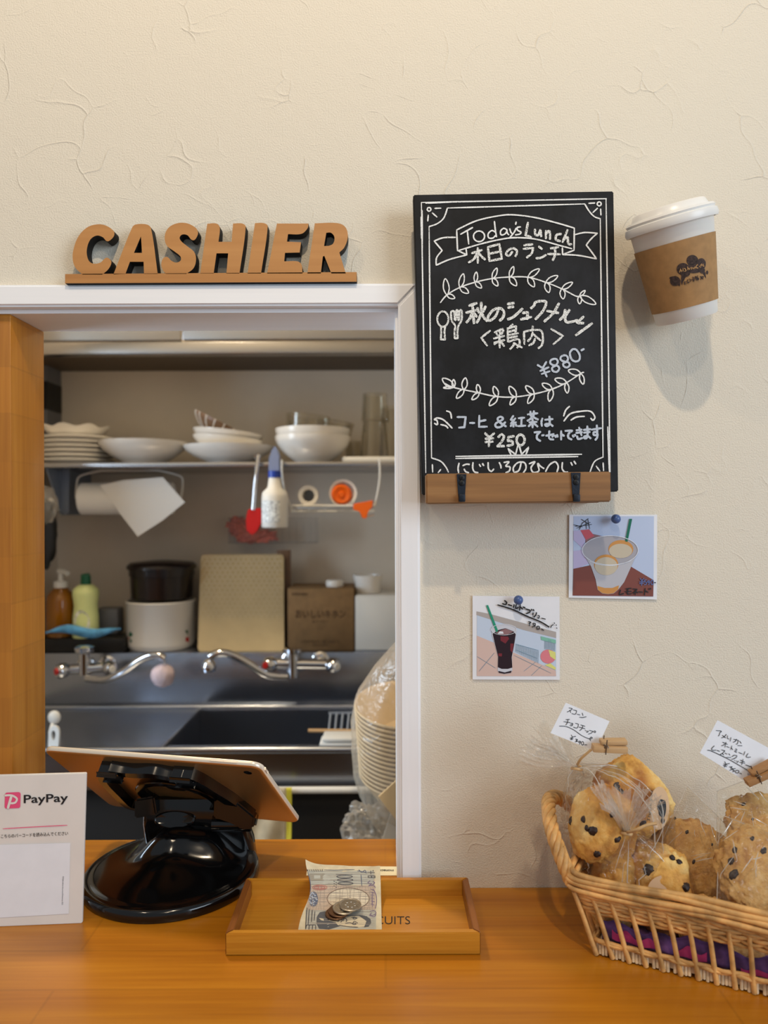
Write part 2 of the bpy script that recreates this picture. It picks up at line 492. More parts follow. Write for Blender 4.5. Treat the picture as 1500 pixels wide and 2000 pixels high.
def stroke(bm, pts2, fmap, w, smooth=True, closed=False, mi=0, jit=0.0):
    """flat ribbon on a surface; pts2 in local 2-D, fmap maps them to world, w in metres"""
    q = cr(pts2, 6, closed) if (smooth and len(pts2) > 2) else [V((a[0], a[1], 0)) for a in pts2]
    if closed and not smooth: pass
    if not smooth and len(q) > 1:
        dense = []
        for a, b in zip(q, q[1:] + (q[:1] if closed else [])):
            dense += [a.lerp(b, k / 6) for k in range(6)]
        if not closed: dense.append(q[-1])
        q = dense
    p = [fmap(a.x, a.y) for a in q]; N = len(p)
    n0 = FACE
    L, Rr = [], []
    global LIFT
    LIFT = (LIFT + 1) % 10
    for i in range(N):
        p[i] = p[i] + n0 * (LIFT * 0.00002 + i * 5e-7)
    for i in range(N):
        if closed: t = p[(i + 1) % N] - p[i - 1]
        else: t = p[min(i + 1, N - 1)] - p[max(i - 1, 0)]
        if t.length < 1e-9: t = V((1, 0, 0))
        t.normalize()
        s = n0.cross(t).normalized() * (w / 2) * (1 + jit * (random.random() - 0.5))
        if not closed and i in (0, N - 1):
            e = t * (w * 0.25) * (1 if i else -1); s = s * 0.7
        else: e = V((0, 0, 0))
        L.append(bm.verts.new(p[i] + s + e)); Rr.append(bm.verts.new(p[i] - s + e))
    for i in range(N if closed else N - 1):
        j = (i + 1) % N
        bm.faces.new([L[i], L[j], Rr[j], Rr[i]]).material_index = mi
FACE = V((0, -1, 0))
LIFT = 0
def setface(n):
    global FACE
    FACE = V(n).normalized()
def draw(bm, spec, fmap, w, x0, y0, sc, mi=0, jit=0.25):
    """spec: strokes separated by ';', points 'x,y'; leading '-' straight, 'o' circle x,y,rx,ry, leading '@' closed; coordinates of a zoomed view"""
    g = lambda X, Y: fmap(x0 + X / sc, y0 + Y / sc)
    for s in spec.replace('\n', ' ').split(';'):
        s = s.strip()
        if not s: continue
        if s[0] == 'o':
            cx, cy, rx, ry = [float(a) for a in s[1:].split(',')]
            stroke(bm, [(cx + rx * math.cos(a * math.pi / 6), cy + ry * math.sin(a * math.pi / 6)) for a in range(12)], g, w, True, True, mi, jit)
            continue
        sm, cl = True, False
        if s[0] == '-': sm = False; s = s[1:]
        if s[0] == '@': cl = True; s = s[1:]
        pts = [tuple(float(b) for b in a.split(',')) for a in s.split()]
        stroke(bm, pts, g, w, sm, cl, mi, jit)
def leaf(bm, base, tip, fmap, w, x0, y0, sc, fat=0.2, mi=0):
    bx, by = base; tx, ty = tip
    dx, dy = tx - bx, ty - by
    g = lambda X, Y: fmap(x0 + X / sc, y0 + Y / sc)
    pts = [base, (bx + dx * .35 - dy * fat, by + dy * .35 + dx * fat), (bx + dx * .75 - dy * fat * .8, by + dy * .75 + dx * fat * .8), tip,
           (bx + dx * .75 + dy * fat * .8, by + dy * .75 - dx * fat * .8), (bx + dx * .35 + dy * fat, by + dy * .35 - dx * fat)]
    stroke(bm, pts, g, w, True, True, mi, 0.25)
def text(bm, body, fmap, x, y, w=None, h=None, mi=0, shear=0.0, bold=0.0, spacing=1.0):
    """filled lettering: (x, y) lower-left corner of its box in fmap's 2-D space (y down), w/h its size"""
    c = bpy.data.curves.new('lettering', 'FONT'); c.body = body; c.shear = shear; c.offset = bold; c.resolution_u = 4
    c.space_character = spacing
    o = bpy.data.objects.new('lettering', c); COL.objects.link(o)
    dg = bpy.context.evaluated_depsgraph_get(); dg.update()
    me = bpy.data.meshes.new_from_object(o.evaluated_get(dg))
    bpy.data.objects.remove(o); bpy.data.curves.remove(c)
    xs = [v.co.x for v in me.vertices]; ys = [v.co.y for v in me.vertices]
    if not xs: return
    x1, x2, y1, y2 = min(xs), max(xs), min(ys), max(ys)
    sx = w / (x2 - x1) if w else h / (y2 - y1)
    sy = h / (y2 - y1) if h else sx
    vs = [bm.verts.new(fmap(x + (v.co.x - x1) * sx, y - (v.co.y - y1) * sy)) for v in me.vertices]
    for p in me.polygons:
        try: bm.faces.new([vs[i] for i in p.vertices]).material_index = mi
        except ValueError: pass
    bpy.data.meshes.remove(me)
def outline_mesh(bm, loops, fmap, off, mi=0, mi_side=1, bev=0.0):
    """extruded filled outline with holes; loops: lists of ((x,y), corner?)"""
    c = bpy.data.curves.new('outline', 'CURVE'); c.dimensions = '2D'; c.fill_mode = 'NONE'
    polys = []
    for lp in loops:
        pts = []
        n = len(lp)
        for i in range(n):
            (ax, ay, ac), (bx, by, bc) = lp[i], lp[(i + 1) % n]
            (px, py, pc), (nx, ny, nc) = lp[i - 1], lp[(i + 2) % n]
            a, b = V((ax, ay)), V((bx, by))
            if ac and bc: pts.append(a); continue
            ta = (b - V((px, py))) * 0.5 if not ac else (b - a)
            tb = (V((nx, ny)) - a) * 0.5 if not bc else (b - a)
            L = (b - a).length
            if ta.length > 0: ta = ta.normalized() * L
            if tb.length > 0: tb = tb.normalized() * L
            for k in range(7):
                t = k / 7
                pts.append(a * (2 * t ** 3 - 3 * t * t + 1) + ta * (t ** 3 - 2 * t * t + t) + b * (-2 * t ** 3 + 3 * t * t) + tb * (t ** 3 - t * t))
        polys.append(pts)
    bpy.data.curves.remove(c)
    from mathutils.geometry import tessellate_polygon
    tri = tessellate_polygon([[V((p.x, p.y, 0)) for p in lp] for lp in polys])
    flatp = [p for lp in polys for p in lp]
    A = [bm.verts.new(fmap(p.x, p.y)) for p in flatp]
    B = [bm.verts.new(fmap(p.x, p.y) + V(off)) for p in flatp]
    for t in tri:
        try:
            bm.faces.new([A[i] for i in t]).material_index = mi
            bm.faces.new([B[i] for i in reversed(t)]).material_index = mi_side
        except ValueError: pass
    k = 0
    for lp in polys:
        n = len(lp)
        for i in range(n):
            a, b = k + i, k + (i + 1) % n
            try: bm.faces.new([A[a], A[b], B[b], B[a]]).material_index = mi_side
            except ValueError: pass
        k += n
def frame(o, x, z):                       # matrix from origin, local x and z
    x = V(x).normalized(); z = V(z); z = (z - x * z.dot(x)).normalized(); y = z.cross(x)
    m = Matrix((x, y, z)).transposed().to_4x4(); m.translation = V(o)
    return m
def rrect(w, h, r, n=6):
    out = []
    for cx, cy, a in ((w / 2 - r, h / 2 - r, 0), (-w / 2 + r, h / 2 - r, 90), (-w / 2 + r, -h / 2 + r, 180), (w / 2 - r, -h / 2 + r, 270)):
        for k in range(n + 1):
            t = R(a + 90 * k / n); out.append((cx + r * math.cos(t), cy + r * math.sin(t)))
    return out
def loft(bm, rings, cap0=True, cap1=True, mi=0):
    vs = [[bm.verts.new(V(p)) for p in r] for r in rings]
    n = len(vs[0])
    for A, B in zip(vs, vs[1:]):
        for i in range(n):
            bm.faces.new([A[i], A[(i + 1) % n], B[(i + 1) % n], B[i]]).material_index = mi
    if cap0: bm.faces.new(vs[0][::-1]).material_index = mi
    if cap1: bm.faces.new(vs[-1]).material_index = mi
def dup(src, loc, label=None, rot=None):
    c = src.copy(); COL.objects.link(c); c.location = loc
    if rot is not None: c.rotation_euler = rot
    if label: c['label'] = label
    for ch in list(src.children):
        d = ch.copy(); COL.objects.link(d); d.parent = c
        for g in list(ch.children):
            e = g.copy(); COL.objects.link(e); e.parent = d
    return c
# ================================================================== SETTING
TH = 0.075                                    # wall thickness
xr = W(779.5, 1100, -0.010).x                 # inner edge of the right casing
zh = W(400, 604, 0).z                         # underside of the header
bm = nb()
L0, L1, ZT = -1.6, 1.6, 2.6
slab(bm, [(L0, 0, zh), (xr, 0, zh), (xr, 0, 0), (L1, 0, 0), (L1, 0, ZT), (L0, 0, ZT)], (0, TH, 0))
struct('wall_front', bm, 'wall', 'cream textured wall with the service opening', 0)
# white casing round the opening
cz1 = W(400, 554, -0.012).z; cz0 = W(400, 599, -0.012).z
cx1 = W(822, 1400, -0.012).x; cx0 = W(786, 1400, -0.012).x
def casing(pts, name, m, label):
    bm = nb(); slab(bm, pts, (0, 0.0119, 0))
    bmesh.ops.bevel(bm, geom=[e for e in bm.edges if all(v.co.y < -0.011 for v in e.verts)], offset=0.0025, segments=3, affect='EDGES')
    return struct(name, bm, m, label)
casing([(L0, -0.012, zh + 0.0005), (xr, -0.012, zh + 0.0005), (cx1, -0.012, cz1), (L0, -0.012, cz1)], 'trim_1', 'trim', 'white casing board over the opening')
casing([(xr, -0.012, zh + 0.0005), (xr, -0.012, CT + 0.0005), (cx1, -0.012, CT + 0.0005), (cx1, -0.012, cz1)], 'trim_2', 'trimv', 'white upright casing board right of the opening')
# reveal lining
bm = nb(); boxw(bm, (-0.62, -0.0005, zh - 0.004), (xr, TH + 0.001, zh))
struct('trim_3', bm, 'trim', 'white soffit lining under the opening header')
bm = nb(); boxw(bm, (xr - 0.003, -0.0005, CT), (xr, TH + 0.001, zh - 0.004))
struct('trim_4', bm, 'trimv', 'white jamb lining right of the opening')
# wooden post on the left
pf = 0.001
px0 = W(20, 900, pf).x + 0.001
bm = nb(); boxw(bm, (px0 - 0.13, pf, 0), (px0, TH + 0.003, zh - 0.004), 0.0012)
struct('wall_left', bm, 'pillar', 'honey coloured wooden post left of the opening')
# kitchen shell
KY = 1.10                                      # kitchen back wall
bm = nb(); boxw(bm, (-1.0, KY, 0), (0.75, KY + 0.05, 2.5)); struct('wall_back', bm, 'kwall', 'off white kitchen back wall')
kx = W(111, 760, KY).x
bm = nb(); boxw(bm, (kx - 0.05, 0.62, 0), (kx, KY, 2.5)); struct('wall_side', bm, 'kwall', 'kitchen side wall at the far left')
bm = nb(); boxw(bm, (0.62, TH, 0), (0.67, KY, 2.5)); struct('wall_right', bm, 'kwall', 'kitchen side wall behind the opening')
bm = nb(); boxw(bm, (-1.6, TH, 2.5), (0.75, KY + 0.05, 2.55)); struct('ceiling', bm, 'kwall', 'kitchen ceiling')
bm = nb(); boxw(bm, (-1.6, -2.8, -0.05), (1.6, KY + 0.05, 0.0)); struct('floor', bm, mat('grey brown floor', (120, 104, 88), 0.6, vary=0.1, vscale=5), 'grey brown floor')
# service counter through the opening
ye = T(470, 1637.5).y
bm = nb()
slab(bm, [(-1.3, -0.46, CT), (1.3, -0.46, CT), (1.3, -0.0005, CT), (xr - 0.003, -0.0005, CT), (xr - 0.003, ye, CT), (-1.3, ye, CT)], (0, 0, -0.035))
bmesh.ops.bevel(bm, geom=[e for e in bm.edges if all(v.co.z > CT - 0.001 for v in e.verts) and all(abs(v.co.y + 0.46) < 1e-4 or abs(v.co.y - ye) < 1e-4 for v in e.verts)], offset=0.003, segments=2, affect='EDGES')
ct = thing('service_counter', (0, -0.2, 0), 'honey stained wooden service counter running through the wall opening', 'counter')
obj('worktop', bm, 'counter', ct)
bm = nb(); boxw(bm, (-1.29, -0.40, 0.0), (1.29, -0.38, CT - 0.035)); obj('front_panel', bm, 'pillar', ct)

# ================================================================== CASHIER SIGN
def ol(s):
    out = []
    for a in s.split():
        c = a.endswith('!'); x, y = a.rstrip('!').split(','); out.append((float(x), float(y), c))
    return out
YS = -0.0165
sg = thing('wooden_word_sign', W(410, 551, YS + 0.008), 'carved cherry wood word sign reading CASHIER, standing on the white header casing', 'sign')
gS = lambda X, Y: W(120 + X / 2.5424, 420 + Y / 2.5424, YS)
LET = {
 'c': ['258,78 220,52 180,46 130,60 85,105 60,170 56,220 70,262 105,296! 202,296! 232,270 248,238 241,220 222,212 195,235 165,242 140,232 127,200 128,160 145,120 175,102 205,110 226,130 246,122 262,100'],
 'a': ['368,47 424,47 445,66 478,292! 410,292! 408,232! 340,232! 318,292! 258,295! 350,64', '395,105! 360,188! 400,188!'],
 's': ['665,62 620,40 570,42 530,65 513,105 522,150 560,180 590,205 592,225 570,236 545,226 525,208 505,215 496,245 505,275 520,292! 620,292! 655,265 668,225 660,185 625,155 595,130 587,112 600,97 625,100 645,122 660,124 674,105 678,85'],
 'h': ['724,43! 768,42 786,60 780,133! 845,133! 852,42! 898,42 915,58 884,290! 819,290! 828,190! 770,190! 756,290! 689,290!'],
 'i': ['961,40! 1005,40 1024,55 991,290! 924,290!'],
 'e': ['1070,42! 1227,42! 1222,66 1192,93 1125,95! 1120,132! 1190,135! 1183,186! 1110,188! 1106,230! 1172,230 1192,246 1197,290! 1021,290!'],
 'r': ['1258,41! 1370,40 1410,60 1422,108 1405,160 1380,186! 1412,290! 1340,290! 1305,202! 1298,206! 1288,290! 1221,290!', '1315,88! 1338,88 1355,108 1350,140 1330,152 1304,154!'],
}
for k, loops in LET.items():
    bm = nb(); outline_mesh(bm, [ol(s) for s in loops], gS, (0, 0.0135, 0))
    obj('letter', bm, ['sign', 'burnt'], sg, 25)
bm = nb()
slab(bm, [gS(18, 293), gS(1466, 283), gS(1466, 331), gS(18, 339)], (0, 0.0155, 0), 0, 1)
obj('base_bar', bm, ['sign', 'burnt'], sg, 0)

# ================================================================== CHALKBOARD ON ITS LEDGE
YB = -0.036
bc = [W(807, 380, YB), W(1198.5, 373, YB), W(1208, 960, YB), W(824.5, 966.5, YB)]
cb = thing('menu_chalkboard', (bc[2] + bc[3]) / 2, 'black chalkboard with white hand drawn lunch menu standing on the wall ledge', 'chalkboard')
bm = nb(); slab(bm, bc, (0, 0.014, 0)); 
bmesh.ops.bevel(bm, geom=list(bm.edges), offset=0.001, segments=2, affect='EDGES')
obj('board', bm, 'board', cb)
setface((0, -1, 0))
fb = lambda x, y: W(x, y, YB - 0.0006)
fb2 = lambda x, y: W(x, y, YB - 0.0008)
PX = D / F
G = (790, 360, 3.125); A = (830, 400, 4.1667); B = (840, 570, 4.4118); C_ = (830, 780, 4.054)
bm = nb()
draw(bm, '''-103,112 130,1760;-101,200 104,330;-108,160 108,420;-103,111 1232,88;-130,116 330,106;-1230,88 1255,1755;-1240,1480 1250,1755;
-262,145 1100,120;-150,258 165,1670;-1195,210 1212,1665;262,145 240,205 200,240 150,258;1100,120 1128,165 1160,198 1195,210;
165,1670 220,1690 252,1725 268,1757;1212,1665 1160,1692 1132,1757;o150,153,11,11;-185,147 222,146;-170,175 198,200;-145,188 142,225;
o1188,120,12,12;-1125,116 1162,114;-1150,172 1178,146;-1197,150 1199,188;-170,1710 172,1757;-205,1760 222,1740;-1212,1700 1215,1748;-1170,1720 1192,1750''', fb, 2.6 * PX, *G)
obj('border_drawing', bm, 'chalk', cb, 0); bm = nb()
draw(bm, '''258,205 420,130 600,90 720,82 900,105 1080,150 1215,190;-1215,190 1213,370;265,375 450,320 600,285 730,268 900,280 1090,330 1195,358;-258,205 265,375;
248,265 150,268 75,295;-75,295 140,372;140,372 95,430 92,492;92,492 200,445 340,408;-340,408 272,375;-340,408 335,362;1222,243 1300,226 1402,232;1402,232 1350,280 1312,328;1312,328 1360,390 1395,440;1395,440 1250,412 1120,405;-1120,405 1118,350;-1120,405 1213,370;
290,240 340,212 388,185;-345,215 356,320;o440,257,45,43;575,225 545,210 515,235 518,268 550,272 575,250;565,135 572,200 582,262;668,205 640,192 615,215 620,245 650,238 668,212;665,200 670,230 682,245;690,195 700,225 716,238;742,190 725,225 692,265;-742,140 738,160;778,180 750,186 755,208 780,222 772,238 735,245''', fb, 2.8 * PX, *A)
obj('banner_drawing', bm, 'chalk', cb, 0); bm = nb()
ga = '125,797 180,733 285,672 410,630 550,600 690,588 840,590 985,632 1115,685 1225,742 1260,742'
draw(bm, ga, fb, 2.4 * PX, *A)
for b_, t1, t2 in (((180, 733), (165, 602), (242, 760)), ((285, 672), (312, 562), (354, 718)), ((410, 630), (418, 548), (460, 676)), ((550, 600), (585, 515), (592, 660)), ((690, 588), (720, 503), (744, 658)),
                   ((840, 590), (930, 523), (888, 667)), ((985, 632), (1080, 578), (1008, 714)), ((1115, 685), (1200, 632), (1125, 766)), ((1260, 742), (1303, 698), (1258, 806)), ((1262, 742), (1390, 808), (1390, 808))):
    leaf(bm, b_, t1, fb, 2.3 * PX, *A, fat=0.17)
    if t2 != t1: leaf(bm, b_, t2, fb, 2.3 * PX, *A, fat=0.24)
obj('garland_drawing', bm, 'chalk', cb, 0); bm = nb()
draw(bm, '245,1215 300,1240 440,1270 560,1295 670,1298 790,1280 900,1250 990,1210 1075,1155 1094,1148', fb, 2.6 * PX, *G)
for b_, t1, t2 in (((300, 1238), (232, 1186), (300, 1192)), ((362, 1252), (372, 1182), (318, 1306)), ((455, 1274), (446, 1222), (412, 1314)), ((568, 1295), (545, 1234), (518, 1350)), ((680, 1297), (640, 1234), (645, 1346)),
                   ((790, 1280), (740, 1231), (753, 1337)), ((900, 1250), (840, 1217), (883, 1324)), ((988, 1212), (918, 1189), (994, 1274)), ((1075, 1157), (1000, 1136), (1091, 1220))):
    leaf(bm, b_, t1, fb, 2.5 * PX, *G, fat=0.22); leaf(bm, b_, t2, fb, 2.5 * PX, *G, fat=0.2)
leaf(bm, (300, 1238), (238, 1242), fb, 2.5 * PX, *G, fat=0.1)
obj('garland_drawing', bm, 'chalk', cb, 0); bm = nb()
draw(bm, '-245,452 1240,435;-245,468 1210,453;-658,390 718,437 740,345 765,435 822,378 800,435;-658,390 682,440;170,92 200,105 210,150;75,190 98,200 95,168 75,160 100,148 150,165 215,228;125,200 165,210 182,228;1145,55 1115,85 1098,132;1100,172 1150,115 1230,95 1310,95 1345,140 1330,165 1313,150;1155,165 1200,140 1262,135', fb, 3.0 * PX, *C_)
obj('flourish_drawing', bm, 'chalk', cb, 0); bm = nb()
draw(bm, '''270,505 262,545 266,581;300,525 325,514 352,515;310,552 322,572 346,581;380,500 378,545 392,574 420,580;-430,515 440,532;-455,508 465,526;500,500 503,550 525,570 545,552;588,500 600,525 602,545;
625,500 665,495 640,528 672,535 668,566 640,580;762,498 745,560 708,576 700,540 738,500 788,502 800,545 778,582;825,510 870,495 840,540 858,578 902,565 892,508 915,530 942,548;
955,572 985,520 1030,495 1055,530 1045,574;1088,500 1086,548 1105,574 1130,576;-1155,500 1166,522;-1180,490 1194,512''', fb, 3.0 * PX, *C_)
obj('shop_name_lettering', bm, 'chalk', cb, 0)
bm = nb()
draw(bm, '-838,145 818,250 864,264;895,200 898,240 922,246 938,205;-938,203 946,258;-985,210 984,275;985,238 1008,212 1018,245 1016,280;1108,238 1072,245 1065,282 1100,296;-1160,205 1120,305;1132,285 1160,262 1166,316 1192,322', fb2, 4.4 * PX, *A)
draw(bm, '''-380,395 465,368;-430,350 430,475;425,385 400,440 355,470;435,385 460,420 490,446;-512,345 525,460;-512,345 605,320 626,440;-520,400 612,380;-525,458 628,438;712,380 685,414 660,402 680,368 720,355 747,375 745,402 735,420;
-805,330 875,322;-800,360 880,350;880,350 868,396 828,430;-925,340 952,360;905,435 945,430 985,408;-1022,355 1086,345;-1000,400 1100,403;1056,350 1060,400 1040,452''', fb2, 4.2 * PX, *A)
obj('heading_lettering', bm, 'chalkr', cb, 0); bm = nb()
draw(bm, 'o110,235,48,66;95,298 96,350 92,410;-90,410 130,412;130,412 124,350 130,298;180,172 185,245 215,292 210,345 212,402;-212,402 238,400;238,400 236,345 245,292 272,240 272,165 255,165 250,235 242,238 238,165 226,165 222,236 212,236 206,168 182,172', fb2, 3.6 * PX, *B)
obj('cutlery_drawing', bm, 'chalkr', cb, 0); bm = nb()
draw(bm, '''-402,98 336,120;-310,180 400,158;-365,110 378,272;362,175 345,225 314,264;-380,185 402,215;-408,140 420,180;-478,125 458,172;440,92 440,170 425,225 402,266;445,182 465,225 492,252;
590,150 560,215 512,248 498,222 535,165 595,140 636,170 628,220 600,248;-668,105 722,97;-672,136 718,128;670,236 720,215 796,145;-798,182 842,176;-842,176 836,236;-782,238 872,216;905,92 892,122 868,142;905,90 958,80 1000,92 972,165 908,236;1110,100 1060,185 984,256;-1008,165 1106,182;1165,155 1152,205 1118,242;1202,155 1165,215 1180,262 1270,246;-1322,214 1265,268 1322,270;-1396,272 1256,374''', fb2, 5.0 * PX, *B)
draw(bm, '''-518,335 440,396 492,464;-555,350 626,318;-568,352 582,374;-600,342 606,366;-632,330 616,364;-548,402 640,380;-596,372 600,482;-552,438 642,415;-598,422 552,452;-606,425 638,468;
-712,280 680,312;-668,312 670,430;-670,316 742,296;-742,296 736,356;-676,345 730,330;-670,372 760,356;-672,398 752,382;674,430 760,408 770,455 750,482;730,440 712,470 688,494;-718,442 792,480;
-808,345 812,452;808,345 880,330 955,335 972,400 962,460 932,486;-885,295 880,342;885,350 870,392 842,426;-885,362 952,420;905,402 890,440 852,462;-1042,320 1146,380 1062,452''', fb2, 3.9 * PX, *B)
obj('dish_lettering', bm, 'chalkr', cb, 0); bm = nb()
draw(bm, '-475,268 510,302;-548,268 510,302;-510,302 505,372;-478,312 542,308;-478,338 538,334;580,300 605,278 625,296 605,338 572,372;-572,372 628,370;-705,292 662,298 655,330;655,330 690,332 692,358 650,368;o757,322,32,42;', fb2, 4.6 * PX, *C_)
obj('price_lettering', bm, 'chalkr', cb, 0)
bm = nb()
draw(bm, '-925,630 970,657;-1002,603 970,657;-970,655 1006,732;-948,682 1022,650;-960,708 1032,684;@1068,578 1040,590 1036,615 1060,632 1100,640 1112,665 1090,690 1058,682 1052,655 1085,632 1100,605 1090,582;@1150,548 1126,562 1126,585 1150,600 1190,608 1202,632 1180,652 1152,642 1148,618 1178,600 1188,575 1176,552;@1222,500 1204,530 1218,580 1250,600 1284,588 1288,545 1262,502 1240,494;-1302,505 1326,492', fb2, 3.8 * PX, *B)
obj('price_lettering', bm, 'chalkb', cb, 0); bm = nb()
draw(bm, '''-255,140 322,140 312,222;-268,224 316,220;-355,187 392,187;-430,128 428,218 492,216;-430,175 482,164;642,215 590,180 575,152 600,138 616,158 560,192 566,220 602,216 636,180;
-700,130 678,162 706,166;-716,150 680,192 722,182;-700,185 700,218;-685,200 678,214;-718,196 724,212;-740,150 788,145;-765,148 762,210;-735,212 796,208;-812,120 892,110;-835,95 838,132;-862,92 860,132;850,130 835,155 810,170;852,132 870,148 896,160;-825,182 886,178;-852,150 852,224;-845,188 820,214;-860,188 892,216;930,150 922,180 926,212;-950,162 1012,156;985,135 986,195 962,212 952,198 985,194 1012,212;
-865,262 914,257;914,257 888,282 888,312 914,330;-925,286 942,283;-958,288 1022,276 1008,298;985,250 984,308 1018,318;-1030,285 1036,300;-1046,280 1050,298;-1078,250 1078,320;-1080,275 1102,290;-1110,250 1166,247;1166,247 1136,274 1136,304 1162,318;-1170,284 1176,298;-1186,278 1190,290;
-1198,245 1242,240;-1196,266 1246,260;-1220,222 1240,286;1205,290 1212,314 1246,306;-1256,242 1312,236;-1258,264 1306,258;1285,212 1286,295 1265,310 1260,296 1288,290 1312,310;-1318,240 1396,228;1360,205 1362,276 1338,282 1336,262 1362,262 1364,298 1348,322''', fb2, 4.0 * PX, *C_)
obj('drink_lettering', bm, 'chalkb', cb, 0)
# ledge
YL = -0.060
lg = thing('wall_ledge', W(1012, 955, -0.03), 'rustic wooden ledge with two dark iron straps holding up the chalkboard', 'ledge')
bm = nb()
fr = [W(832, 925.5, YL), W(1193, 921, YL), W(1193.5, 980, YL), W(832.5, 984.5, YL)]
slab(bm, fr, (0, 0.020, 0)); bmesh.ops.bevel(bm, geom=list(bm.edges), offset=0.0012, segments=2, affect='EDGES')
obj('front_rail', bm, 'rail', lg)
bm = nb()
z0 = fr[3].z + 0.002
boxw(bm, (fr[0].x + 0.006, YL + 0.0205, z0 - 0.001), (fr[1].x - 0.006, -0.0008, W(1000, 967.5, YB).z - 0.001)); obj('shelf_board', bm, 'rail', lg)
for X in (290, 1195):
    bm = nb(); g = lambda x, y, o=0: W(830 + x / 4.054, 780 + y / 4.054, YL - 0.0016 - o)
    slab(bm, [g(X - 38, 592 if X < 600 else 580), g(X + 38, 592 if X < 600 else 580), g(X + 27, 775), g(X - 25, 775)], (0, 0.0016, 0))
    bz = g(X, 775).z; lx0, lx1 = g(X - 25, 775).x, g(X + 27, 775).x
    boxw(bm, (lx0, YL - 0.006, bz - 0.0165 + 0.012), (lx1, YL - 0.001, bz + 0.003), 0.001)
    s = obj('strap', bm, 'iron', lg)
    for Y in (620, 662):
        bm = nb(); c = g(X + 2, Y if X < 600 else Y - 5)
        lathe(bm, [(0.0028, 0), (0.0026, 0.0008), (0.0015, 0.0012), (0, 0.0013)], frame(c, (1, 0, 0), (0, -1, 0)), 16)
        box(bm, (0, 0, 0.0014), (0.003, 0.0006, 0.0004), frame(c, (1, 0, 0), (0, -1, 0))); box(bm, (0, 0, 0.0014), (0.0006, 0.003, 0.0004), frame(c, (1, 0, 0), (0, -1, 0)))
        obj('screw', bm, 'blackm', s)

# ================================================================== PAPER CUP ON THE WALL
CY = -0.045
top = W(1306, 411, -0.060); bot = W(1341, 623, -0.037)
ax = (top - bot).normalized()
Lc = (top - bot).length
pc = thing('paper_cup', (top + bot) / 2, 'white paper coffee cup with lid and kraft sleeve, fixed tilted to the wall', 'cup')
MC = frame(bot, ax.cross(V((0, 1, 0))) * -1, ax)
ppm = (CY + D) / F
rb = 56.5 * (0.743 / F); rt = 78 * (0.72 / F)
bm = nb()
hb = Lc - 24 * ppm
lathe(bm, [(0, 0.002), (rb - 0.002, 0.002), (rb - 0.001, 0), (rb, 0.001), (rb + (rt - rb) * 0.5, hb * 0.5), (rt, hb), (rt + 0.001, hb + 0.001), (rt - 0.002, hb + 0.002)], MC, 64)
obj('cup_body', bm, 'cup', pc)
bm = nb()
z = hb
lathe(bm, [(rt + 0.001, z - 0.004), (rt + 0.0035, z - 0.004), (rt + 0.0045, z - 0.001), (rt + 0.0035, z + 0.0035), (rt + 0.0015, z + 0.0045), (rt + 0.0025, z + 0.0065), (rt + 0.001, z + 0.0085), (rt - 0.003, z + 0.0090), (rt - 0.0055, z + 0.0145), (rt - 0.007, z + 0.0155), (rt - 0.010, z + 0.0155), (rt - 0.012, z + 0.011), (0, z + 0.011)], MC, 64)
obj('lid', bm, 'lid', pc)
def rcup(zz): return rb + (rt - rb) * zz / hb + 0.0009
zs0, zs1 = hb * 0.135, hb * 0.80
bm = nb(); lathe(bm, [(rcup(zs0) - 0.0006, zs0), (rcup(zs0), zs0), (rcup(zs1), zs1), (rcup(zs1) - 0.0006, zs1)], MC, 64)
sl = obj('sleeve', bm, 'kraft', pc)
# printed cloud sheep on the sleeve, projected on the cone facing the room
MCi = MC.inverted()
def oncone(off):
    def f(px, py):
        c = V((0, -D, EYE)); u, v = uv(px, py); d = V((u / F, 1, v / F))
        o = MCi @ c; dd = (MCi.to_3x3() @ d)
        k = (rt - rb) / hb; r0 = rb + 0.0009 + off
        a = dd.x ** 2 + dd.y ** 2 - (k * dd.z) ** 2
        b = 2 * (o.x * dd.x + o.y * dd.y - k * dd.z * (r0 + k * o.z))
        cc = o.x ** 2 + o.y ** 2 - (r0 + k * o.z) ** 2
        t = (-b - math.sqrt(max(b * b - 4 * a * cc, 0))) / (2 * a)
        return c + d * t
    return f
def ell(cx, cy, rx, ry, n=20): return [(cx + rx * math.cos(2 * math.pi * i / n), cy + ry * math.sin(2 * math.pi * i / n)) for i in range(n)]
def fan(bm, pts, f, x0, y0, sc, mi=0):
    flat(bm, [f(x0 + x / sc, y0 + y / sc) for x, y in pts], mi)
Z3 = (1290, 480, 13.636)
g1, g2 = oncone(0.0003), oncone(0.0004)
bm = nb()
for i, e in enumerate(((600, 620, 170, 160), (850, 390, 155, 145), (1090, 480, 120, 150), (880, 610, 260, 120), (660, 730, 130, 100), (1120, 660, 70, 80))):
    f_ = oncone(0.00022 + i * 0.00003); cx_, cy_, rx_, ry_ = e
    rings = [[bm.verts.new(f_(Z3[0] + (cx_ + rx_ * q * math.cos(2 * math.pi * k / 28)) / Z3[2], Z3[1] + (cy_ + ry_ * q * math.sin(2 * math.pi * k / 28)) / Z3[2])) for k in range(28)] for q in (0.25, 0.5, 0.75, 1.0)]
    bm.faces.new(rings[0])
    for a_, b_ in zip(rings, rings[1:]):
        for k in range(28): bm.faces.new([a_[k], b_[k], b_[(k + 1) % 28], a_[(k + 1) % 28]])
fan(bm, ell(390, 940, 140, 130), g1, *Z3); fan(bm, [(560, 780), (720, 760), (600, 960), (575, 1055), (540, 960)], g1, *Z3)
fan(bm, [(1120, 720), (1200, 700), (1215, 870)], g1, *Z3); fan(bm, ell(1245, 710, 30, 52), g1, *Z3); fan(bm, ell(500, 1020, 28, 52), g1, *Z3); fan(bm, [(230, 880), (250, 830), (420, 800), (380, 870)], g1, *Z3)
setface((0, -1, 0))
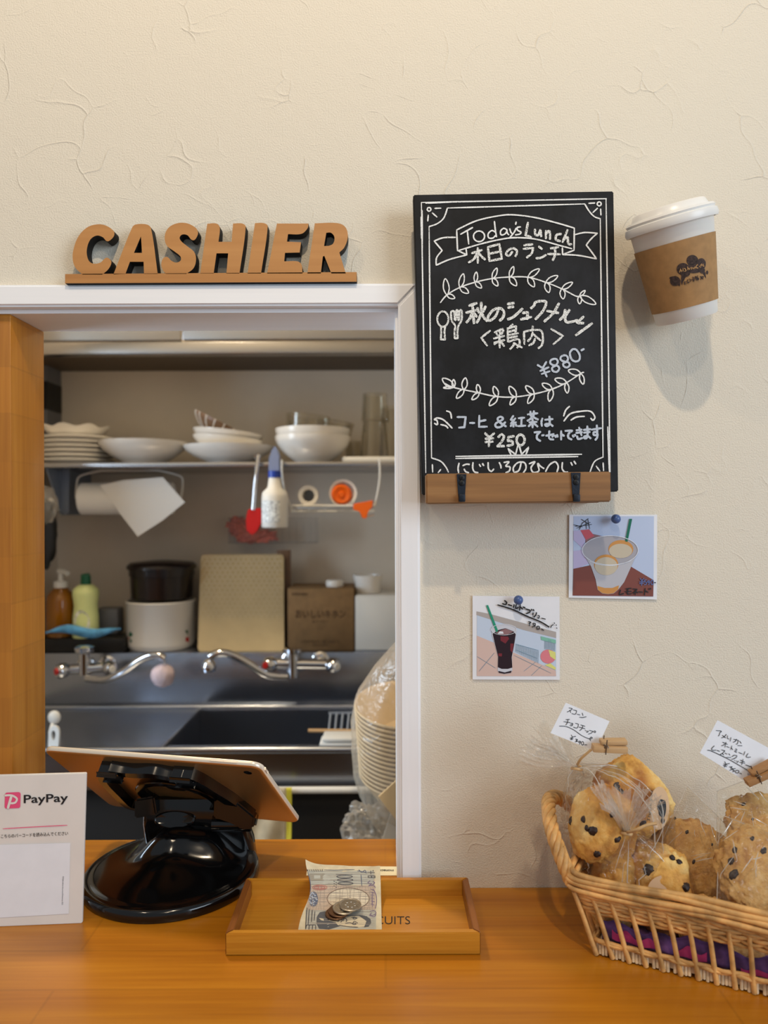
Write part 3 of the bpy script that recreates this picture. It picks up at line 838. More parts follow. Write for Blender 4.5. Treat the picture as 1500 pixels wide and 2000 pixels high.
draw(bm, '640,980 690,955;645,1020 690,1005;-640,950 642,1030;730,900 722,960 750,985 765,960;-775,880 782,890;800,900 800,960;830,890 850,930;860,830 880,850 870,880 895,910 885,950;960,840 930,880 920,840 945,820 970,870 960,920;990,800 990,910;1000,860 1020,880 1000,915;1060,820 1095,830 1075,900;1120,810 1110,850 1140,885;-1140,815 1150,840', g2, 0.0009, *Z3)
obj('stamped_sheep_logo', bm, 'stamp', sl, 0)
bm = nb()
draw(bm, '-510,710 530,620;-530,620 560,690;-510,670 560,660;-600,600 600,680;640,600 680,660 640,680;-720,560 730,650;730,620 760,600 770,640;800,600 820,580 830,630;850,590 880,600 870,620;900,580 930,570 910,610;990,500 955,540 960,590 1000,590;1030,540 1060,580;1090,480 1075,560;-1060,520 1110,510;1140,490 1130,540 1160,540', oncone(0.0005), 0.0009, *Z3)
obj('reversed_lettering', bm, 'kraft', sl, 0)

# ================================================================== PHOTO PRINTS AND PINS
def print_base(c, name_, lab):
    p = [W(*q, -0.0022) for q in c]
    t = thing('photo_print', (p[0] + p[2]) / 2, lab, 'photo')
    bm = nb(); slab(bm, p, (0, 0.0007, 0)); obj('sheet', bm, 'paper', t, 0)
    return t
def poly(t, name, pts, m, Z, lay):
    bm = nb(); fan(bm, pts, lambda x, y: W(x, y, -0.0024 - 0.00012 * lay), *Z); return obj(name, bm, m, t, 0)
def pm(n, c): 
    M[n] = mat('print ' + n, c, 0.3, coat=0.2); return n
for n, c in (('psky', (190, 204, 232)), ('pbeam', (178, 170, 166)), ('pcloth', (198, 212, 232)), ('pfloor', (216, 188, 178)), ('pcola', (40, 18, 28)), ('pcola2', (120, 40, 50)), ('pglass', (206, 208, 218)), ('pstraw', (42, 148, 118)), ('pink2', (222, 130, 140)), ('pyel', (224, 222, 130)), ('pgrid', (120, 150, 170)), ('pgr', (130, 190, 170)),
             ('ptable', (130, 72, 62)), ('pcup', (170, 168, 176)), ('pcup2', (190, 190, 198)), ('plemon', (206, 146, 78)), ('plemon2', (202, 190, 168)), ('pdeep', (14, 108, 84)), ('pred', (206, 92, 104)), ('pviolet', (196, 186, 222)), ('pedge', (228, 232, 240)), ('pshade', (146, 110, 112))): pm(n, c)
Z1 = (920, 1155, 8.3333)
t = print_base([(923, 1163.6), (1092.8, 1165.2), (1093.4, 1327.8), (923, 1327.2)], 'cola', 'square photo print of a dark iced drink in a tall glass')
poly(t, 'picture', [(95, 330), (1385, 660), (1385, 1380), (95, 1380)], 'pcloth', Z1, 0)
poly(t, 'picture', [(95, 720), (360, 830), (700, 1000), (1380, 1290), (1385, 1380), (95, 1380)], 'pfloor', Z1, 1)
poly(t, 'picture', [(90, 325), (300, 365), (870, 520), (1000, 560), (1385, 660), (1385, 760), (860, 630), (90, 385)], 'pbeam', Z1, 1)
bm = nb(); fl = lambda x, y: W(x, y, -0.0024 - 0.00012 * 2); setface((0, -1, 0))
for i in range(24):
    x = 730 + i * 16; draw(bm, '-%d,%d %d,%d' % (x, 850 + i * 5, x - 6, 990 + i * 8), fl, 0.00035, *Z1)
for i in range(13):
    x = 1200 + i * 14; draw(bm, '-%d,%d %d,%d' % (x, 770 + i * 3, x - 4, 940 + i * 3), fl, 0.00035, *Z1)
draw(bm, '-730,860 1100,960;-725,950 1080,1090;-100,1060 400,1250;-130,1300 380,1000;-700,1040 1300,1330;-860,1300 1050,1150;-980,1370 1150,1210', fl, 0.0004, *Z1); obj('picture_lines', bm, 'pgrid', t, 0)
poly(t, 'picture', ell(1255, 1060, 125, 115), 'pink2', Z1, 3); poly(t, 'picture', [(1260, 950), (1375, 990), (1378, 1120), (1290, 1060)], 'pyel', Z1, 4); poly(t, 'picture', [(1200, 1200), (1290, 1170), (1380, 1240), (1375, 1280)], 'pyel', Z1, 4); poly(t, 'picture', [(1135, 730), (1380, 790), (1380, 850), (1140, 790)], 'pgr', Z1, 3)
poly(t, 'picture', [(330, 610), (345, 570), (430, 540), (530, 530), (640, 545), (725, 575), (740, 610), (735, 720), (700, 900), (668, 1070), (672, 1290), (640, 1330), (540, 1345), (450, 1325), (432, 1290), (435, 1060), (380, 850), (345, 720)], 'pglass', Z1, 4)
poly(t, 'picture', [(352, 690), (440, 630), (560, 600), (690, 650), (728, 700), (700, 880), (662, 1070), (672, 1240), (600, 1262), (500, 1262), (436, 1235), (440, 1060), (390, 860)], 'pcola', Z1, 5)
poly(t, 'picture', [(400, 670), (560, 605), (690, 655), (600, 700), (480, 705)], 'pshade', Z1, 6); poly(t, 'picture', [(480, 730), (600, 735), (620, 770), (560, 850), (480, 800)], 'pcola2', Z1, 6); poly(t, 'picture', [(640, 850), (695, 850), (670, 1000), (640, 960)], 'pcola2', Z1, 6); poly(t, 'picture', [(440, 1010), (505, 1010), (500, 1060), (450, 1055)], 'pcola2', Z1, 6); poly(t, 'picture', [(445, 1295), (550, 1320), (660, 1290), (650, 1325), (540, 1342), (455, 1325)], 'pcola', Z1, 6)
poly(t, 'picture', [(470, 650), (520, 655), (530, 690), (430, 690)], 'pedge', Z1, 7); poly(t, 'picture', [(245, 228), (278, 222), (440, 640), (410, 672)], 'pstraw', Z1, 7)
bm = nb()
draw(bm, 'o535,622,206,88', lambda x, y: W(x, y, -0.0034), 0.0004, *Z1); obj('glass_rim', bm, 'pedge', t, 0)
bm = nb(); fk = lambda x, y: W(x, y, -0.0036)
draw(bm, '545,150 580,180 560,215 512,198;-605,215 665,235;700,215 696,240 684,262;735,215 728,278 770,262;-800,215 788,312;-798,250 840,290;-850,250 856,266;-870,256 877,274;-890,285 966,310;966,310 950,342 898,362;-985,290 992,312;-1014,294 1022,316;-1010,350 1004,382;1065,345 1055,380 1022,420', fk, 0.0014, *Z1)
draw(bm, '1085,392 1112,402 1098,438 1082,428;-1145,436 1212,452;-935,490 978,502 940,524;-962,500 950,562;@1010,520 1045,524 1040,550 1015,545;1045,530 1040,562 996,582;o1092,592,24,26;-1145,612 1186,636;-1352,512 1360,522;-1382,545 1390,553;-1392,595 1400,602;1340,540 1310,560 1294,590', fk, 0.0010, *Z1)
draw(bm, '435,220 690,300 900,400 1130,495 1270,580', fk, 0.0015, *Z1)
obj('handwriting', bm, 'ink', t, 0)
Z2 = (1100, 995, 7.895)
t = print_base([(1112, 1005.1), (1283.6, 1005.1), (1283, 1171), (1110.8, 1167.3)], 'lemonade', 'square photo print of a clear lemonade cup with citrus slices, pinned below the chalkboard')
poly(t, 'picture', [(160, 105), (1400, 105), (1392, 1345), (148, 1330)], 'psky', Z2, 0)
poly(t, 'picture', [(158, 640), (330, 620), (420, 820), (158, 940)], 'pviolet', Z2, 1)
poly(t, 'picture', [(158, 915), (420, 860), (1030, 872), (1395, 1090), (1388, 1342), (147, 1328)], 'ptable', Z2, 2); poly(t, 'picture', [(340, 470), (430, 370), (640, 420), (900, 470), (700, 720), (360, 700)], 'pshade', Z2, 2)
poly(t, 'picture', [(265, 320), (400, 305), (480, 410), (350, 470)], 'pred', Z2, 3); poly(t, 'picture', [(160, 330), (265, 320), (345, 470), (300, 600), (160, 470)], 'pviolet', Z2, 2)
bm = nb(); draw(bm, '-160,235 300,270;-180,260 320,250;-210,290 420,200;-280,150 400,230;-300,210 390,140;-330,250 440,230;-350,180 360,300;-380,150 410,300;-250,310 300,200', lambda x, y: W(x, y, -0.0029), 0.0006, *Z2); obj('picture_lines', bm, 'ink', t, 0)
poly(t, 'picture', ell(725, 630, 430, 225, 32), 'pcup', Z2, 4)
poly(t, 'picture', [(320, 700), (500, 840), (725, 860), (960, 830), (1130, 700), (1040, 900), (940, 1120), (855, 1230), (780, 1295), (690, 1308), (600, 1295), (530, 1240), (500, 1080), (430, 880)], 'pcup2', Z2, 5)
poly(t, 'picture', ell(890, 612, 192, 140, 28), 'plemon', Z2, 6); poly(t, 'picture', ell(885, 640, 178, 112, 28), 'plemon2', Z2, 7); poly(t, 'picture', ell(662, 850, 188, 155, 28), 'plemon', Z2, 6); poly(t, 'picture', ell(662, 875, 175, 140, 28), 'plemon2', Z2, 7)
poly(t, 'picture', [(525, 1180), (640, 1210), (760, 1210), (860, 1170), (850, 1230), (780, 1290), (690, 1305), (600, 1290), (535, 1240)], 'plemon', Z2, 6)
poly(t, 'picture', [(1020, 145), (1064, 145), (992, 500), (955, 490)], 'pdeep', Z2, 8)
bm = nb(); draw(bm, 'o725,630,430,225;410,800 560,850 800,860 1050,790', lambda x, y: W(x, y, -0.0034), 0.0006, *Z2); obj('glass_rim', bm, 'pedge', t, 0)
bm = nb(); draw(bm, '885,1240 868,1312 935,1294;-965,1226 1050,1214;-953,1268 1056,1262;1004,1216 990,1298 1052,1300;-1072,1226 1140,1230;1140,1230 1110,1265 1072,1292;-1110,1252 1110,1316;-1122,1268 1152,1286;-1165,1270 1226,1276;-1265,1215 1254,1320;-1265,1252 1312,1278;-1320,1220 1326,1238;-1346,1212 1352,1232;-1405,1130 1425,1130', lambda x, y: W(x, y, -0.0036), 0.0011, *Z2); obj('handwriting', bm, 'ink', t, 0)
bm = nb(); draw(bm, '-1185,1062 1212,1100;-1245,1060 1212,1100;-1212,1100 1208,1172;-1175,1118 1240,1112;-1175,1142 1238,1136;-1285,1085 1256,1088 1252,1118;1252,1118 1282,1122 1280,1152 1250,1160;@1318,1098 1300,1112 1318,1126 1330,1108;1330,1108 1326,1140 1316,1162;o1372,1125,20,34', lambda x, y: W(x, y, -0.0036), 0.0010, *Z2); obj('price_handwriting', bm, 'inkb', t, 0)
def pin(px, py, lab):
    t = thing('push_pin', W(px, py, -0.004), lab, 'pin', 'blue push pins')
    c = W(px, py, -0.012)
    bm = nb(); blob(bm, c, (0.0049, 0.0049, 0.0049), amp=0); obj('head', bm, 'pin', t, 180)
    bm = nb(); tube(bm, [c + V((0, 0.004, 0)), c + V((0, 0.0118, 0))], 0.0008, 8); obj('shaft', bm, 'chrome', t)
pin(1203, 1013.5, 'blue round push pin holding the lemonade photo')
pin(1012.5, 1172, 'blue round push pin holding the iced drink photo')
# ================================================================== PAYMENT SIGN
BR, BL0, TR = T(160, 1803.5), T(0, 1810), P(168, 1510, 0.7205)
ex = (BL0 - BR).normalized(); BL = BR + ex * 0.105; up = TR - BR; TL = BL + up
nrm = up.cross(ex).normalized()
if nrm.y > 0: nrm = -nrm
ps = thing('payment_sign', (BR + BL) / 2, 'white payment sign card with pink logo standing at the left end of the counter', 'sign')
bm = nb(); slab(bm, [BR, BL, TL, TR], -nrm * 0.004); bmesh.ops.bevel(bm, geom=list(bm.edges), offset=0.0006, segments=2, affect='EDGES'); obj('panel', bm, 'card', ps)
bm = nb(); m_ = (BR + BL) / 2 - nrm * 0.0045
slab(bm, [m_ + ex * 0.02 + up * 0.6, m_ - ex * 0.02 + up * 0.6, m_ - ex * 0.025 + V((0, 0.04, 0)), m_ + ex * 0.025 + V((0, 0.04, 0))], (0, 0.0012, 0)); obj('easel_leg', bm, 'card', ps, 0)
setface(nrm)
def pl(k): return onplane(BR + nrm * (0.0004 + 0.0002 * k), nrm)
ZP = (0, 1500, 6.25)
bm = nb(); f = pl(1)
q = []
for cx, cy, a in ((226, 320, -90), (222, 463, 0), (82, 470, 90), (88, 326, 180)):
    for k in range(6):
        t = R(a + 90 * k / 5); q.append((cx + 26 * math.cos(t), cy + 26 * math.sin(t)))
flat(bm, [f(x / 6.25, 1500 + y / 6.25) for x, y in q])
lgo = obj('logo_tile', bm, 'pinkr', ps, 0)
bm = nb(); draw(bm, '62,336 110,332 160,340 206,375 190,418 150,430 118,426', pl(2), 0.0019, *ZP, jit=0); draw(bm, '138,350 120,410 98,488', pl(2), 0.0024, *ZP, jit=0); obj('logo_letter', bm, 'card', lgo, 0)
sl_ = lambda k, x0, s: (lambda x, y: pl(k)(x / 6.25, 1500 + (y - (x - x0) * s) / 6.25))
bm = nb(); text(bm, 'PayPay', sl_(1, 290, 0.036), 290, 462, 540, 132, bold=0.012); obj('logo_lettering', bm, 'ink', ps, 0); bm = nb()
text(bm, 'こちらのバーコードを読み込んでください', sl_(1, 12, 0.046), 12, 858, 818, 48, bold=0.005); obj('instruction_lettering', bm, 'ink', ps, 0)
bm = nb(); draw(bm, '-38,741 430,718 820,698', pl(1), 0.0007, *ZP, jit=0); obj('underline', bm, 'pinkr', ps, 0)
bm = nb(); f = pl(0.6); flat(bm, [f(x / 6.25, 1500 + y / 6.25) for x, y in ((-40, 938), (858, 915), (838, 1778), (-60, 1830))]); stk = obj('blank_sticker', bm, 'paper', ps, 0)
bm = nb(); f3 = pl(1.2)
text(bm, 'DQkoahuraLuruuOvonna-SO', lambda x, y: f3((780 - (y - 1320) * 1.0 - (x - 0) * 0.03) / 6.25, 1500 + (1325 + x) / 6.25), 0, 1340, 345, 20); obj('small_print', bm, 'ink', ps, 0)

# ================================================================== TABLET AND ITS STAND
A_, B_ = P(83, 1461, 0.777), P(509, 1493, 0.730)
e1 = (B_ - A_).normalized()
e2 = V((-e1.y, e1.x, 0)).normalized(); th = R(40)
es = (e2 * math.cos(th) - V((0, 0, 1)) * math.sin(th)); es = (es - e1 * es.dot(e1)).normalized()
TW, THH = (B_ - A_).length, 0.1695
tc = A_ + e1 * TW / 2 + es * THH / 2
nbk = e1.cross(es); nbk = nbk if nbk.z < 0 else -nbk        # towards the customer side
loc = lambda x, y, z=0.0: tc + e1 * x + es * y + nbk * z
tb = thing('tablet_computer', tc, 'gold backed tablet computer tilted towards the kitchen on a black stand', 'tablet')
bm = nb()
rings = []
for z, i in ((-0.0032, 0.0012), (-0.0028, 0.0003), (-0.0018, 0), (0.0004, 0), (0.0018, 0.0009), (0.0027, 0.0024), (0.0030, 0.0042)):
    rings.append([loc(x, y, z) for x, y in rrect(TW - 2 * i, THH - 2 * i, 0.011 - i)])
loft(bm, rings); bm.normal_update()
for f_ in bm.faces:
    f_.material_index = 1 if len(f_.verts) == 4 and abs(f_.normal.dot(nbk)) < 0.6 else 0  # side faces take the painted highlight colour
obj('aluminium_shell', bm, ['gold', 'gold_highlight'], tb, 50)
bm = nb(); loft(bm, [[loc(x, y, -0.0033) for x, y in rrect(TW - 0.003, THH - 0.003, 0.009)], [loc(x, y, -0.0036) for x, y in rrect(TW - 0.0035, THH - 0.0035, 0.009)]]); obj('screen', bm, 'glassb', tb)
for x in (0.0, 0.0145):
    bm = nb(); box(bm, (0, 0, 0), (0.0125, 0.0014, 0.0022), frame(loc(TW / 2 - 0.058 + x + 0.012, -THH / 2 - 0.0001, -0.0006), e1, nbk), 0.0006); obj('volume_button', bm, 'gold_highlight', tb)
bm = nb(); box(bm, (0, 0, 0), (0.0014, 0.010, 0.0022), frame(loc(TW / 2 + 0.0001, -THH / 2 + 0.018, -0.0006), e1, nbk), 0.0006); obj('power_button', bm, 'gold_highlight', tb)
tp = onplane(loc(0, 0, 0.0033), nbk)
lc = tp(484, 1509.5)
bm = nb(); lathe(bm, [(0.0042, -0.0006), (0.0042, 0.0001), (0.0035, 0.0003), (0, 0.0003)], frame(lc, e1, nbk), 24); obj('camera_lens', bm, 'glassb', tb)
# bitten fruit emblem on the back
bm = nb(); ec = loc(0.001, -0.006, 0.0032)
S_ = 0.0125; body = []
for k in range(40):
    a = 2 * math.pi * k / 40; r = 1.0 + 0.07 * math.cos(2 * a) - 0.14 * max(0, math.sin(a)) ** 8 - 0.10 * max(0, -math.sin(a)) ** 10
    x, y = r * math.cos(a) * 0.9, r * math.sin(a)
    dx, dy = x - 1.12, y - 0.15
    if dx * dx + dy * dy < 0.2: 
        L = math.hypot(dx, dy); x, y = 1.12 + dx / L * 0.447, 0.15 + dy / L * 0.447
    body.append((x, y))
fl2 = lambda x, y: ec + e1 * (x * S_) + es * (-y * S_)
c0 = bm.verts.new(fl2(0, 0)); vs = [bm.verts.new(fl2(*p)) for p in body]
for i in range(40): bm.faces.new([c0, vs[i], vs[(i + 1) % 40]])
flat(bm, [fl2(0.02, 1.05), fl2(0.1, 1.4), (fl2(0.45, 1.65)), fl2(0.4, 1.25)])
obj('emblem', bm, 'glassb', tb, 0)
# stand
BC = V((T(331, 1725).x * 0 - 0.2305, 0.024, CT)); BRD = 0.0915
st = thing('tablet_stand', BC, 'glossy black tablet stand with a round weighted base and hinged cradle', 'stand')
bm = nb(); nseg, nr = 72, 30
prof = [(0.0, 1.0), (0.985, 1.0)]
def bh(x, y, rr):
    e = 0.0105 + 0.0035 * min(1, (1 - rr) / 0.10) ** 0.5 if rr < 1 else 0.0105
    lip = 0.0016 * math.exp(-((rr - 0.93) / 0.02) ** 2)
    m = 0.030 * math.exp(-(((x - BC.x - 0.012) / 0.048) ** 4) - (((y - 0.052) / 0.030) ** 4)) + 0.010 * math.exp(-((x - BC.x) / 0.035) ** 2 - ((y - 0.012) / 0.03) ** 2)
    return e - lip + m * (1 - rr ** 8)
cv = bm.verts.new(V((BC.x, BC.y, CT + bh(BC.x, BC.y, 0))))
rg = []
for j in range(1, nr + 1):
    rr = (j / nr) ** 0.8; ring = []
    for i in range(nseg):
        a = 2 * math.pi * i / nseg; x, y = BC.x + BRD * rr * math.cos(a), BC.y + BRD * rr * math.sin(a)
        ring.append(bm.verts.new((x, y, CT + bh(x, y, rr))))
    rg.append(ring)
for k, (ro, zo) in enumerate(((1.012, 0.008), (1.015, 0.005), (1.008, 0.0015), (1.0, 0.0))):
    rg.append([bm.verts.new((BC.x + BRD * ro * math.cos(2 * math.pi * i / nseg), BC.y + BRD * ro * math.sin(2 * math.pi * i / nseg), CT + zo + 0.0002)) for i in range(nseg)])
for i in range(nseg): bm.faces.new([cv, rg[0][i], rg[0][(i + 1) % nseg]])
for a, b in zip(rg, rg[1:]):
    for i in range(nseg): bm.faces.new([a[i], b[i], b[(i + 1) % nseg], a[(i + 1) % nseg]])
bm.faces.new(rg[-1]); obj('round_base', bm, 'black', st, 60)
pc_ = loc(0.0, 0.01, 0.0085)
cp = onplane(loc(0, 0, 0.0085), nbk)
Z4 = (180, 1470, 3.947)
gp = lambda X, Y: cp(180 + X / 3.947, 1470 + Y / 3.947)
def band(pts, w, t, name, closed=False, n=8):
    bm = nb(); q = cr([gp(*p) for p in pts], n, closed); N = len(q); rows = []
    for i in range(N):
        tt = (q[(i + 1) % N] - q[i - 1]) if closed else (q[min(i + 1, N - 1)] - q[max(i - 1, 0)])
        s = nbk.cross(tt.normalized()) * w / 2
        rows.append([q[i] + s - nbk * t / 2, q[i] - s - nbk * t / 2, q[i] - s + nbk * t / 2, q[i] + s + nbk * t / 2])
    if closed: rows.append(rows[0]); 
    loft(bm, rows, not closed, not closed)
    if closed: bmesh.ops.remove_doubles(bm, verts=bm.verts, dist=1e-6)
    bmesh.ops.bevel(bm, geom=[e for e in bm.edges if len(e.link_faces) == 2 and e.calc_face_angle(0) > 0.9], offset=0.001, segments=2, affect='EDGES')
    return obj(name, bm, 'black', st, 35)
band([(430, 405), (330, 405), (270, 380), (190, 300), (110, 215), (92, 165), (150, 128), (230, 140)], 0.0085, 0.010, 'cradle_loop')
band([(150, 118), (300, 138), (480, 142), (640, 168), (720, 165), (820, 205), (950, 285), (1080, 370), (1190, 470), (1235, 520)], 0.0125, 0.011, 'cradle_bar')
for X, Y in ((160, 130), (718, 168)):
    bm = nb(); box(bm, (0, 0, 0), (0.014, 0.015, 0.015), frame(gp(X, Y), e1, nbk), 0.004, 3); obj('cradle_lug', bm, 'black', st)
bm = nb(); lathe(bm, [(0.0385, -0.004), (0.0465, -0.004), (0.0475, -0.002), (0.0475, 0.003), (0.0465, 0.004), (0.0385, 0.004), (0.0378, 0.003), (0.0378, -0.003), (0.0385, -0.004)], frame(loc(0.002, 0.006, 0.008), e1, nbk), 64); obj('cradle_ring', bm, 'black', st)
# hinge and arm
bm = nb()
rows = []
for z, w, y, t, dx in ((0.004, 0.124, 0.070, 0.030, 0.004), (0.025, 0.122, 0.066, 0.028, 0.003), (0.045, 0.118, 0.060, 0.022, 0.0), (0.062, 0.108, 0.056, 0.016, -0.003), (0.074, 0.092, 0.056, 0.010, -0.006)):
    rows.append([V((-0.2140 + dx + x, y + yy, CT + z)) for x, yy in rrect(w, t, t * 0.35, 4)])
loft(bm, rows); obj('support_arm', bm, 'black', st, 50)
bm = nb(); oc = P(341, 1601, 0.826)
lathe(bm, [(0.0225, -0.003), (0.0225, 0.0010), (0.0210, 0.0016), (0.0195, 0.0008), (0, 0.0006)], frame(oc, (1, 0, 0), (0, -1, 0.35)) @ Matrix.Diagonal((1, 0.42, 1, 1)), 40); obj('oval_button', bm, 'black', st)
bm = nb()
hq = [P(x, y, 0.800) for x, y in ((418, 1562), (436, 1552), (462, 1566), (498, 1596), (494, 1620), (470, 1622), (452, 1604), (416, 1600))]
slab(bm, hq, (0, 0.018, 0)); bmesh.ops.bevel(bm, geom=list(bm.edges), offset=0.002, segments=2, affect='EDGES'); obj('hinge_block', bm, 'black', st, 35)
bm = nb(); c = P(455, 1608, 0.815); tube(bm, [c - V((0.022, 0, 0)), c + V((0.020, 0, 0))], 0.0085, 20); obj('hinge_barrel', bm, 'black', st, 40)
bm = nb()
hq = [P(x, y, 0.822) for x, y in ((262, 1562), (300, 1556), (306, 1592), (262, 1600))]
slab(bm, hq, (0, 0.014, 0)); bmesh.ops.bevel(bm, geom=list(bm.edges), offset=0.002, segments=2, affect='EDGES'); obj('hinge_block', bm, 'black', st, 35)

# ================================================================== CASH TRAY
ty0, ty1 = -0.1185, -0.0180; tx0, tx1 = -0.1428, 0.0846; tz = CT + 0.0005; tzt = CT + 0.020; rt_ = 0.0062
tr = thing('cash_tray', ((tx0 + tx1) / 2, (ty0 + ty1) / 2, CT), 'shallow rectangular wooden cash tray on the counter with a printed word inside', 'tray')
bm = nb(); boxw(bm, (tx0 + 0.002, ty0 + 0.002, tz), (tx1 - 0.002, ty1 - 0.002, tz + 0.0035)); obj('tray_bottom', bm, 'tray', tr)
def rim(p, m):
    bm = nb(); slab(bm, [V((x, y, tz)) for x, y in p], (0, 0, tzt - tz)); bmesh.ops.bevel(bm, geom=list(bm.edges), offset=0.0007, segments=2, affect='EDGES'); obj('rim', bm, m, tr)
a, b, c, d = (tx0, ty0), (tx1, ty0), (tx1, ty1), (tx0, ty1)
ai, bi, ci, di = (tx0 + rt_, ty0 + rt_), (tx1 - rt_, ty0 + rt_), (tx1 - rt_, ty1 - rt_), (tx0 + rt_, ty1 - rt_)
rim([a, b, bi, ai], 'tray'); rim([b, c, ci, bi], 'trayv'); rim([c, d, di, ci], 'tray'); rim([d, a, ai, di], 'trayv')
setface((0, 0, 1))
ft = lambda x, y: T(x, y, tz + 0.0037)
bm = nb(); text(bm, 'BISCUITS', ft, 701, 1805, 100, 15.5, bold=-0.006); obj('printed_word', bm, 'ink', tr, 0)
# ================================================================== BANKNOTE
prof_ = cr([(-0.1105, 0.8550, 0), (-0.088, 0.8553, 0), (-0.066, 0.8562, 0), (-0.046, 0.8600, 0), (-0.030, 0.8672, 0), (-0.017, 0.8732, 0), (-0.004, 0.8750, 0)], 8)
def S(u, v, o=0.0):
    t = v * (len(prof_) - 1); i = min(int(t), len(prof_) - 2); p = prof_[i].lerp(prof_[i + 1], t - i); tg = (prof_[i + 1] - prof_[i]).normalized()
    xl = -0.0808 - 0.003 * v + 0.0075 * math.exp(-((v - 0.60) / 0.22) ** 2); xr_ = -0.0030 - 0.0026 * v
    cu = 0.0055 * (1 - u) ** 7 * max(0, v - 0.55) / 0.45 + 0.0022 * (1 - u) ** 3 + 0.0006 * math.sin(u * 9 + v * 4)
    return V((xl + (xr_ - xl) * u, p.x - tg.y * o, p.y + tg.x * o + cu))
def proj(p):
    d = p.y + D; u, v = p.x * F / d, (p.z - EYE) * F / d
    return (750 + u * CA - v * SA, 1000 - (u * SA + v * CA))
def onbill(o):
    def f(px, py):
        lo, hi, u = 0.0, 1.0, 0.5
        for it in range(3):
            lo, hi = 0.0, 1.0
            for k in range(24):
                m = (lo + hi) / 2
                if proj(S(u, m, o))[1] > py: lo = m
                else: hi = m
            v = (lo + hi) / 2
            l, r = proj(S(0, v, o))[0], proj(S(1, v, o))[0]; u = min(max((px - l) / (r - l), 0.0), 1.0)
        return S(u, v, o)
    return f
bl = thing('banknote', S(0.5, 0.3), 'thousand yen banknote draped over the back rim of the cash tray', 'banknote')
bm = nb(); G_ = [[bm.verts.new(S(i / 24, j / 40)) for i in range(25)] for j in range(41)]; G2 = [[bm.verts.new(S(i / 24, j / 40, -0.00025)) for i in range(25)] for j in range(41)]
for j in range(40):
    for i in range(24):
        bm.faces.new([G_[j][i], G_[j][i + 1], G_[j + 1][i + 1], G_[j + 1][i]]); bm.faces.new([G2[j][i], G2[j + 1][i], G2[j + 1][i + 1], G2[j][i + 1]])
for j in range(40):
    bm.faces.new([G_[j][0], G_[j + 1][0], G2[j + 1][0], G2[j][0]]); bm.faces.new([G_[j][24], G2[j][24], G2[j + 1][24], G_[j + 1][24]])
for i in range(24):
    bm.faces.new([G_[0][i], G2[0][i], G2[0][i + 1], G_[0][i + 1]]); bm.faces.new([G_[40][i], G_[40][i + 1], G2[40][i + 1], G2[40][i]])
obj('paper_sheet', bm, 'bill', bl, 60)
for n, c in (('b_grey', (150, 144, 130)), ('b_tint', (178, 178, 168)), ('b_rose', (192, 172, 154)), ('b_oval', (212, 200, 178)), ('b_ink', (74, 72, 78)), ('b_blue', (88, 96, 118)), ('b_pale', (170, 178, 192)), ('b_red', (184, 106, 98)), ('b_fine', (158, 148, 138)), ('b_brown', (112, 92, 78)), ('b_violet', (120, 104, 130)), ('b_skin', (206, 194, 168)), ('b_coat', (84, 86, 92))): M[n] = mat('banknote ' + n[2:], c, 0.8)
ZB = (560, 1660, 6.818)
def bp(pts, m, k):
    """filled patch cut into small cells so that it follows the bent note"""
    bm = nb(); f = onbill(0.00012 + 0.00007 * k)
    cx = sum(p[0] for p in pts) / len(pts); cy = sum(p[1] for p in pts) / len(pts); n = len(pts); R_ = 4
    rings = [[bm.verts.new(f(560 + (cx + (x - cx) * j / R_) / 6.818, 1660 + (cy + (y - cy) * j / R_) / 6.818)) for x, y in pts] for j in range(1, R_ + 1)]
    c = bm.verts.new(f(560 + cx / 6.818, 1660 + cy / 6.818))
    for i in range(n):
        bm.faces.new([c, rings[0][i], rings[0][(i + 1) % n]])
        for a, b in zip(rings, rings[1:]): bm.faces.new([a[i], b[i], b[(i + 1) % n], a[(i + 1) % n]])
    return obj('print', bm, m, bl, 0)
def bs(spec, m, k, w):
    bm = nb(); draw(bm, spec, onbill(0.00012 + 0.00007 * k), w, *ZB); return obj('print', bm, m, bl, 0)
setface((0, -0.35, 1))
def quad(x0, y0, x1, y1, n=6):
    return [(x0 + (x1 - x0) * i / n, y0) for i in range(n)] + [(x1, y0 + (y1 - y0) * i / n) for i in range(n)] + [(x1 - (x1 - x0) * i / n, y1) for i in range(n)] + [(x0, y1 - (y1 - y0) * i / n) for i in range(n)]
bp(quad(230, 275, 1160, 460), 'b_tint', 0); bp(quad(265, 470, 1180, 800), 'b_rose', 0); bp(quad(250, 800, 1190, 1070), 'b_tint', 0.5)
bs(';'.join('%d,%d %d,%d %d,%d %d,%d' % (250, y, 560, y + 14 * math.sin(y), 860, y - 12 * math.sin(y * 2), 1175, y + 8) for y in range(300, 1060, 17)), 'b_fine', 0.8, 0.00035)
bs(';'.join('%d,%d %d,%d %d,%d' % (x, 480, x + 30 * math.sin(x), 640, x - 12, 800) for x in range(290, 1170, 36)), 'b_fine', 0.9, 0.00035)
bp([(310, 312), (500, 312), (535, 335), (535, 385), (500, 406), (310, 408), (285, 385), (285, 335)], 'b_grey', 1)
bs(';'.join('-%d,258 %d,288' % (215 + i * 24, 203 + i * 24) for i in range(12)), 'b_ink', 2, 0.0006)
bs('-655,324 875,324;o770,355,104,17;o778,400,102,17;o782,445,100,17', 'b_ink', 2, 0.0007)
bs(';'.join('-%d,%d %d,%d' % (625 + (i % 2) * 28, 415 + i * 16, 640 + (i % 2) * 28, 420 + i * 16) for i in range(6)), 'b_ink', 2, 0.0006)
bs('-1075,300 1170,300;-1120,275 1120,325;-1150,270 1150,285;-1085,345 1175,345;-1085,370 1175,370;-1085,345 1085,370;-1130,345 1130,370;-1175,345 1175,370', 'b_ink', 2, 0.0008)
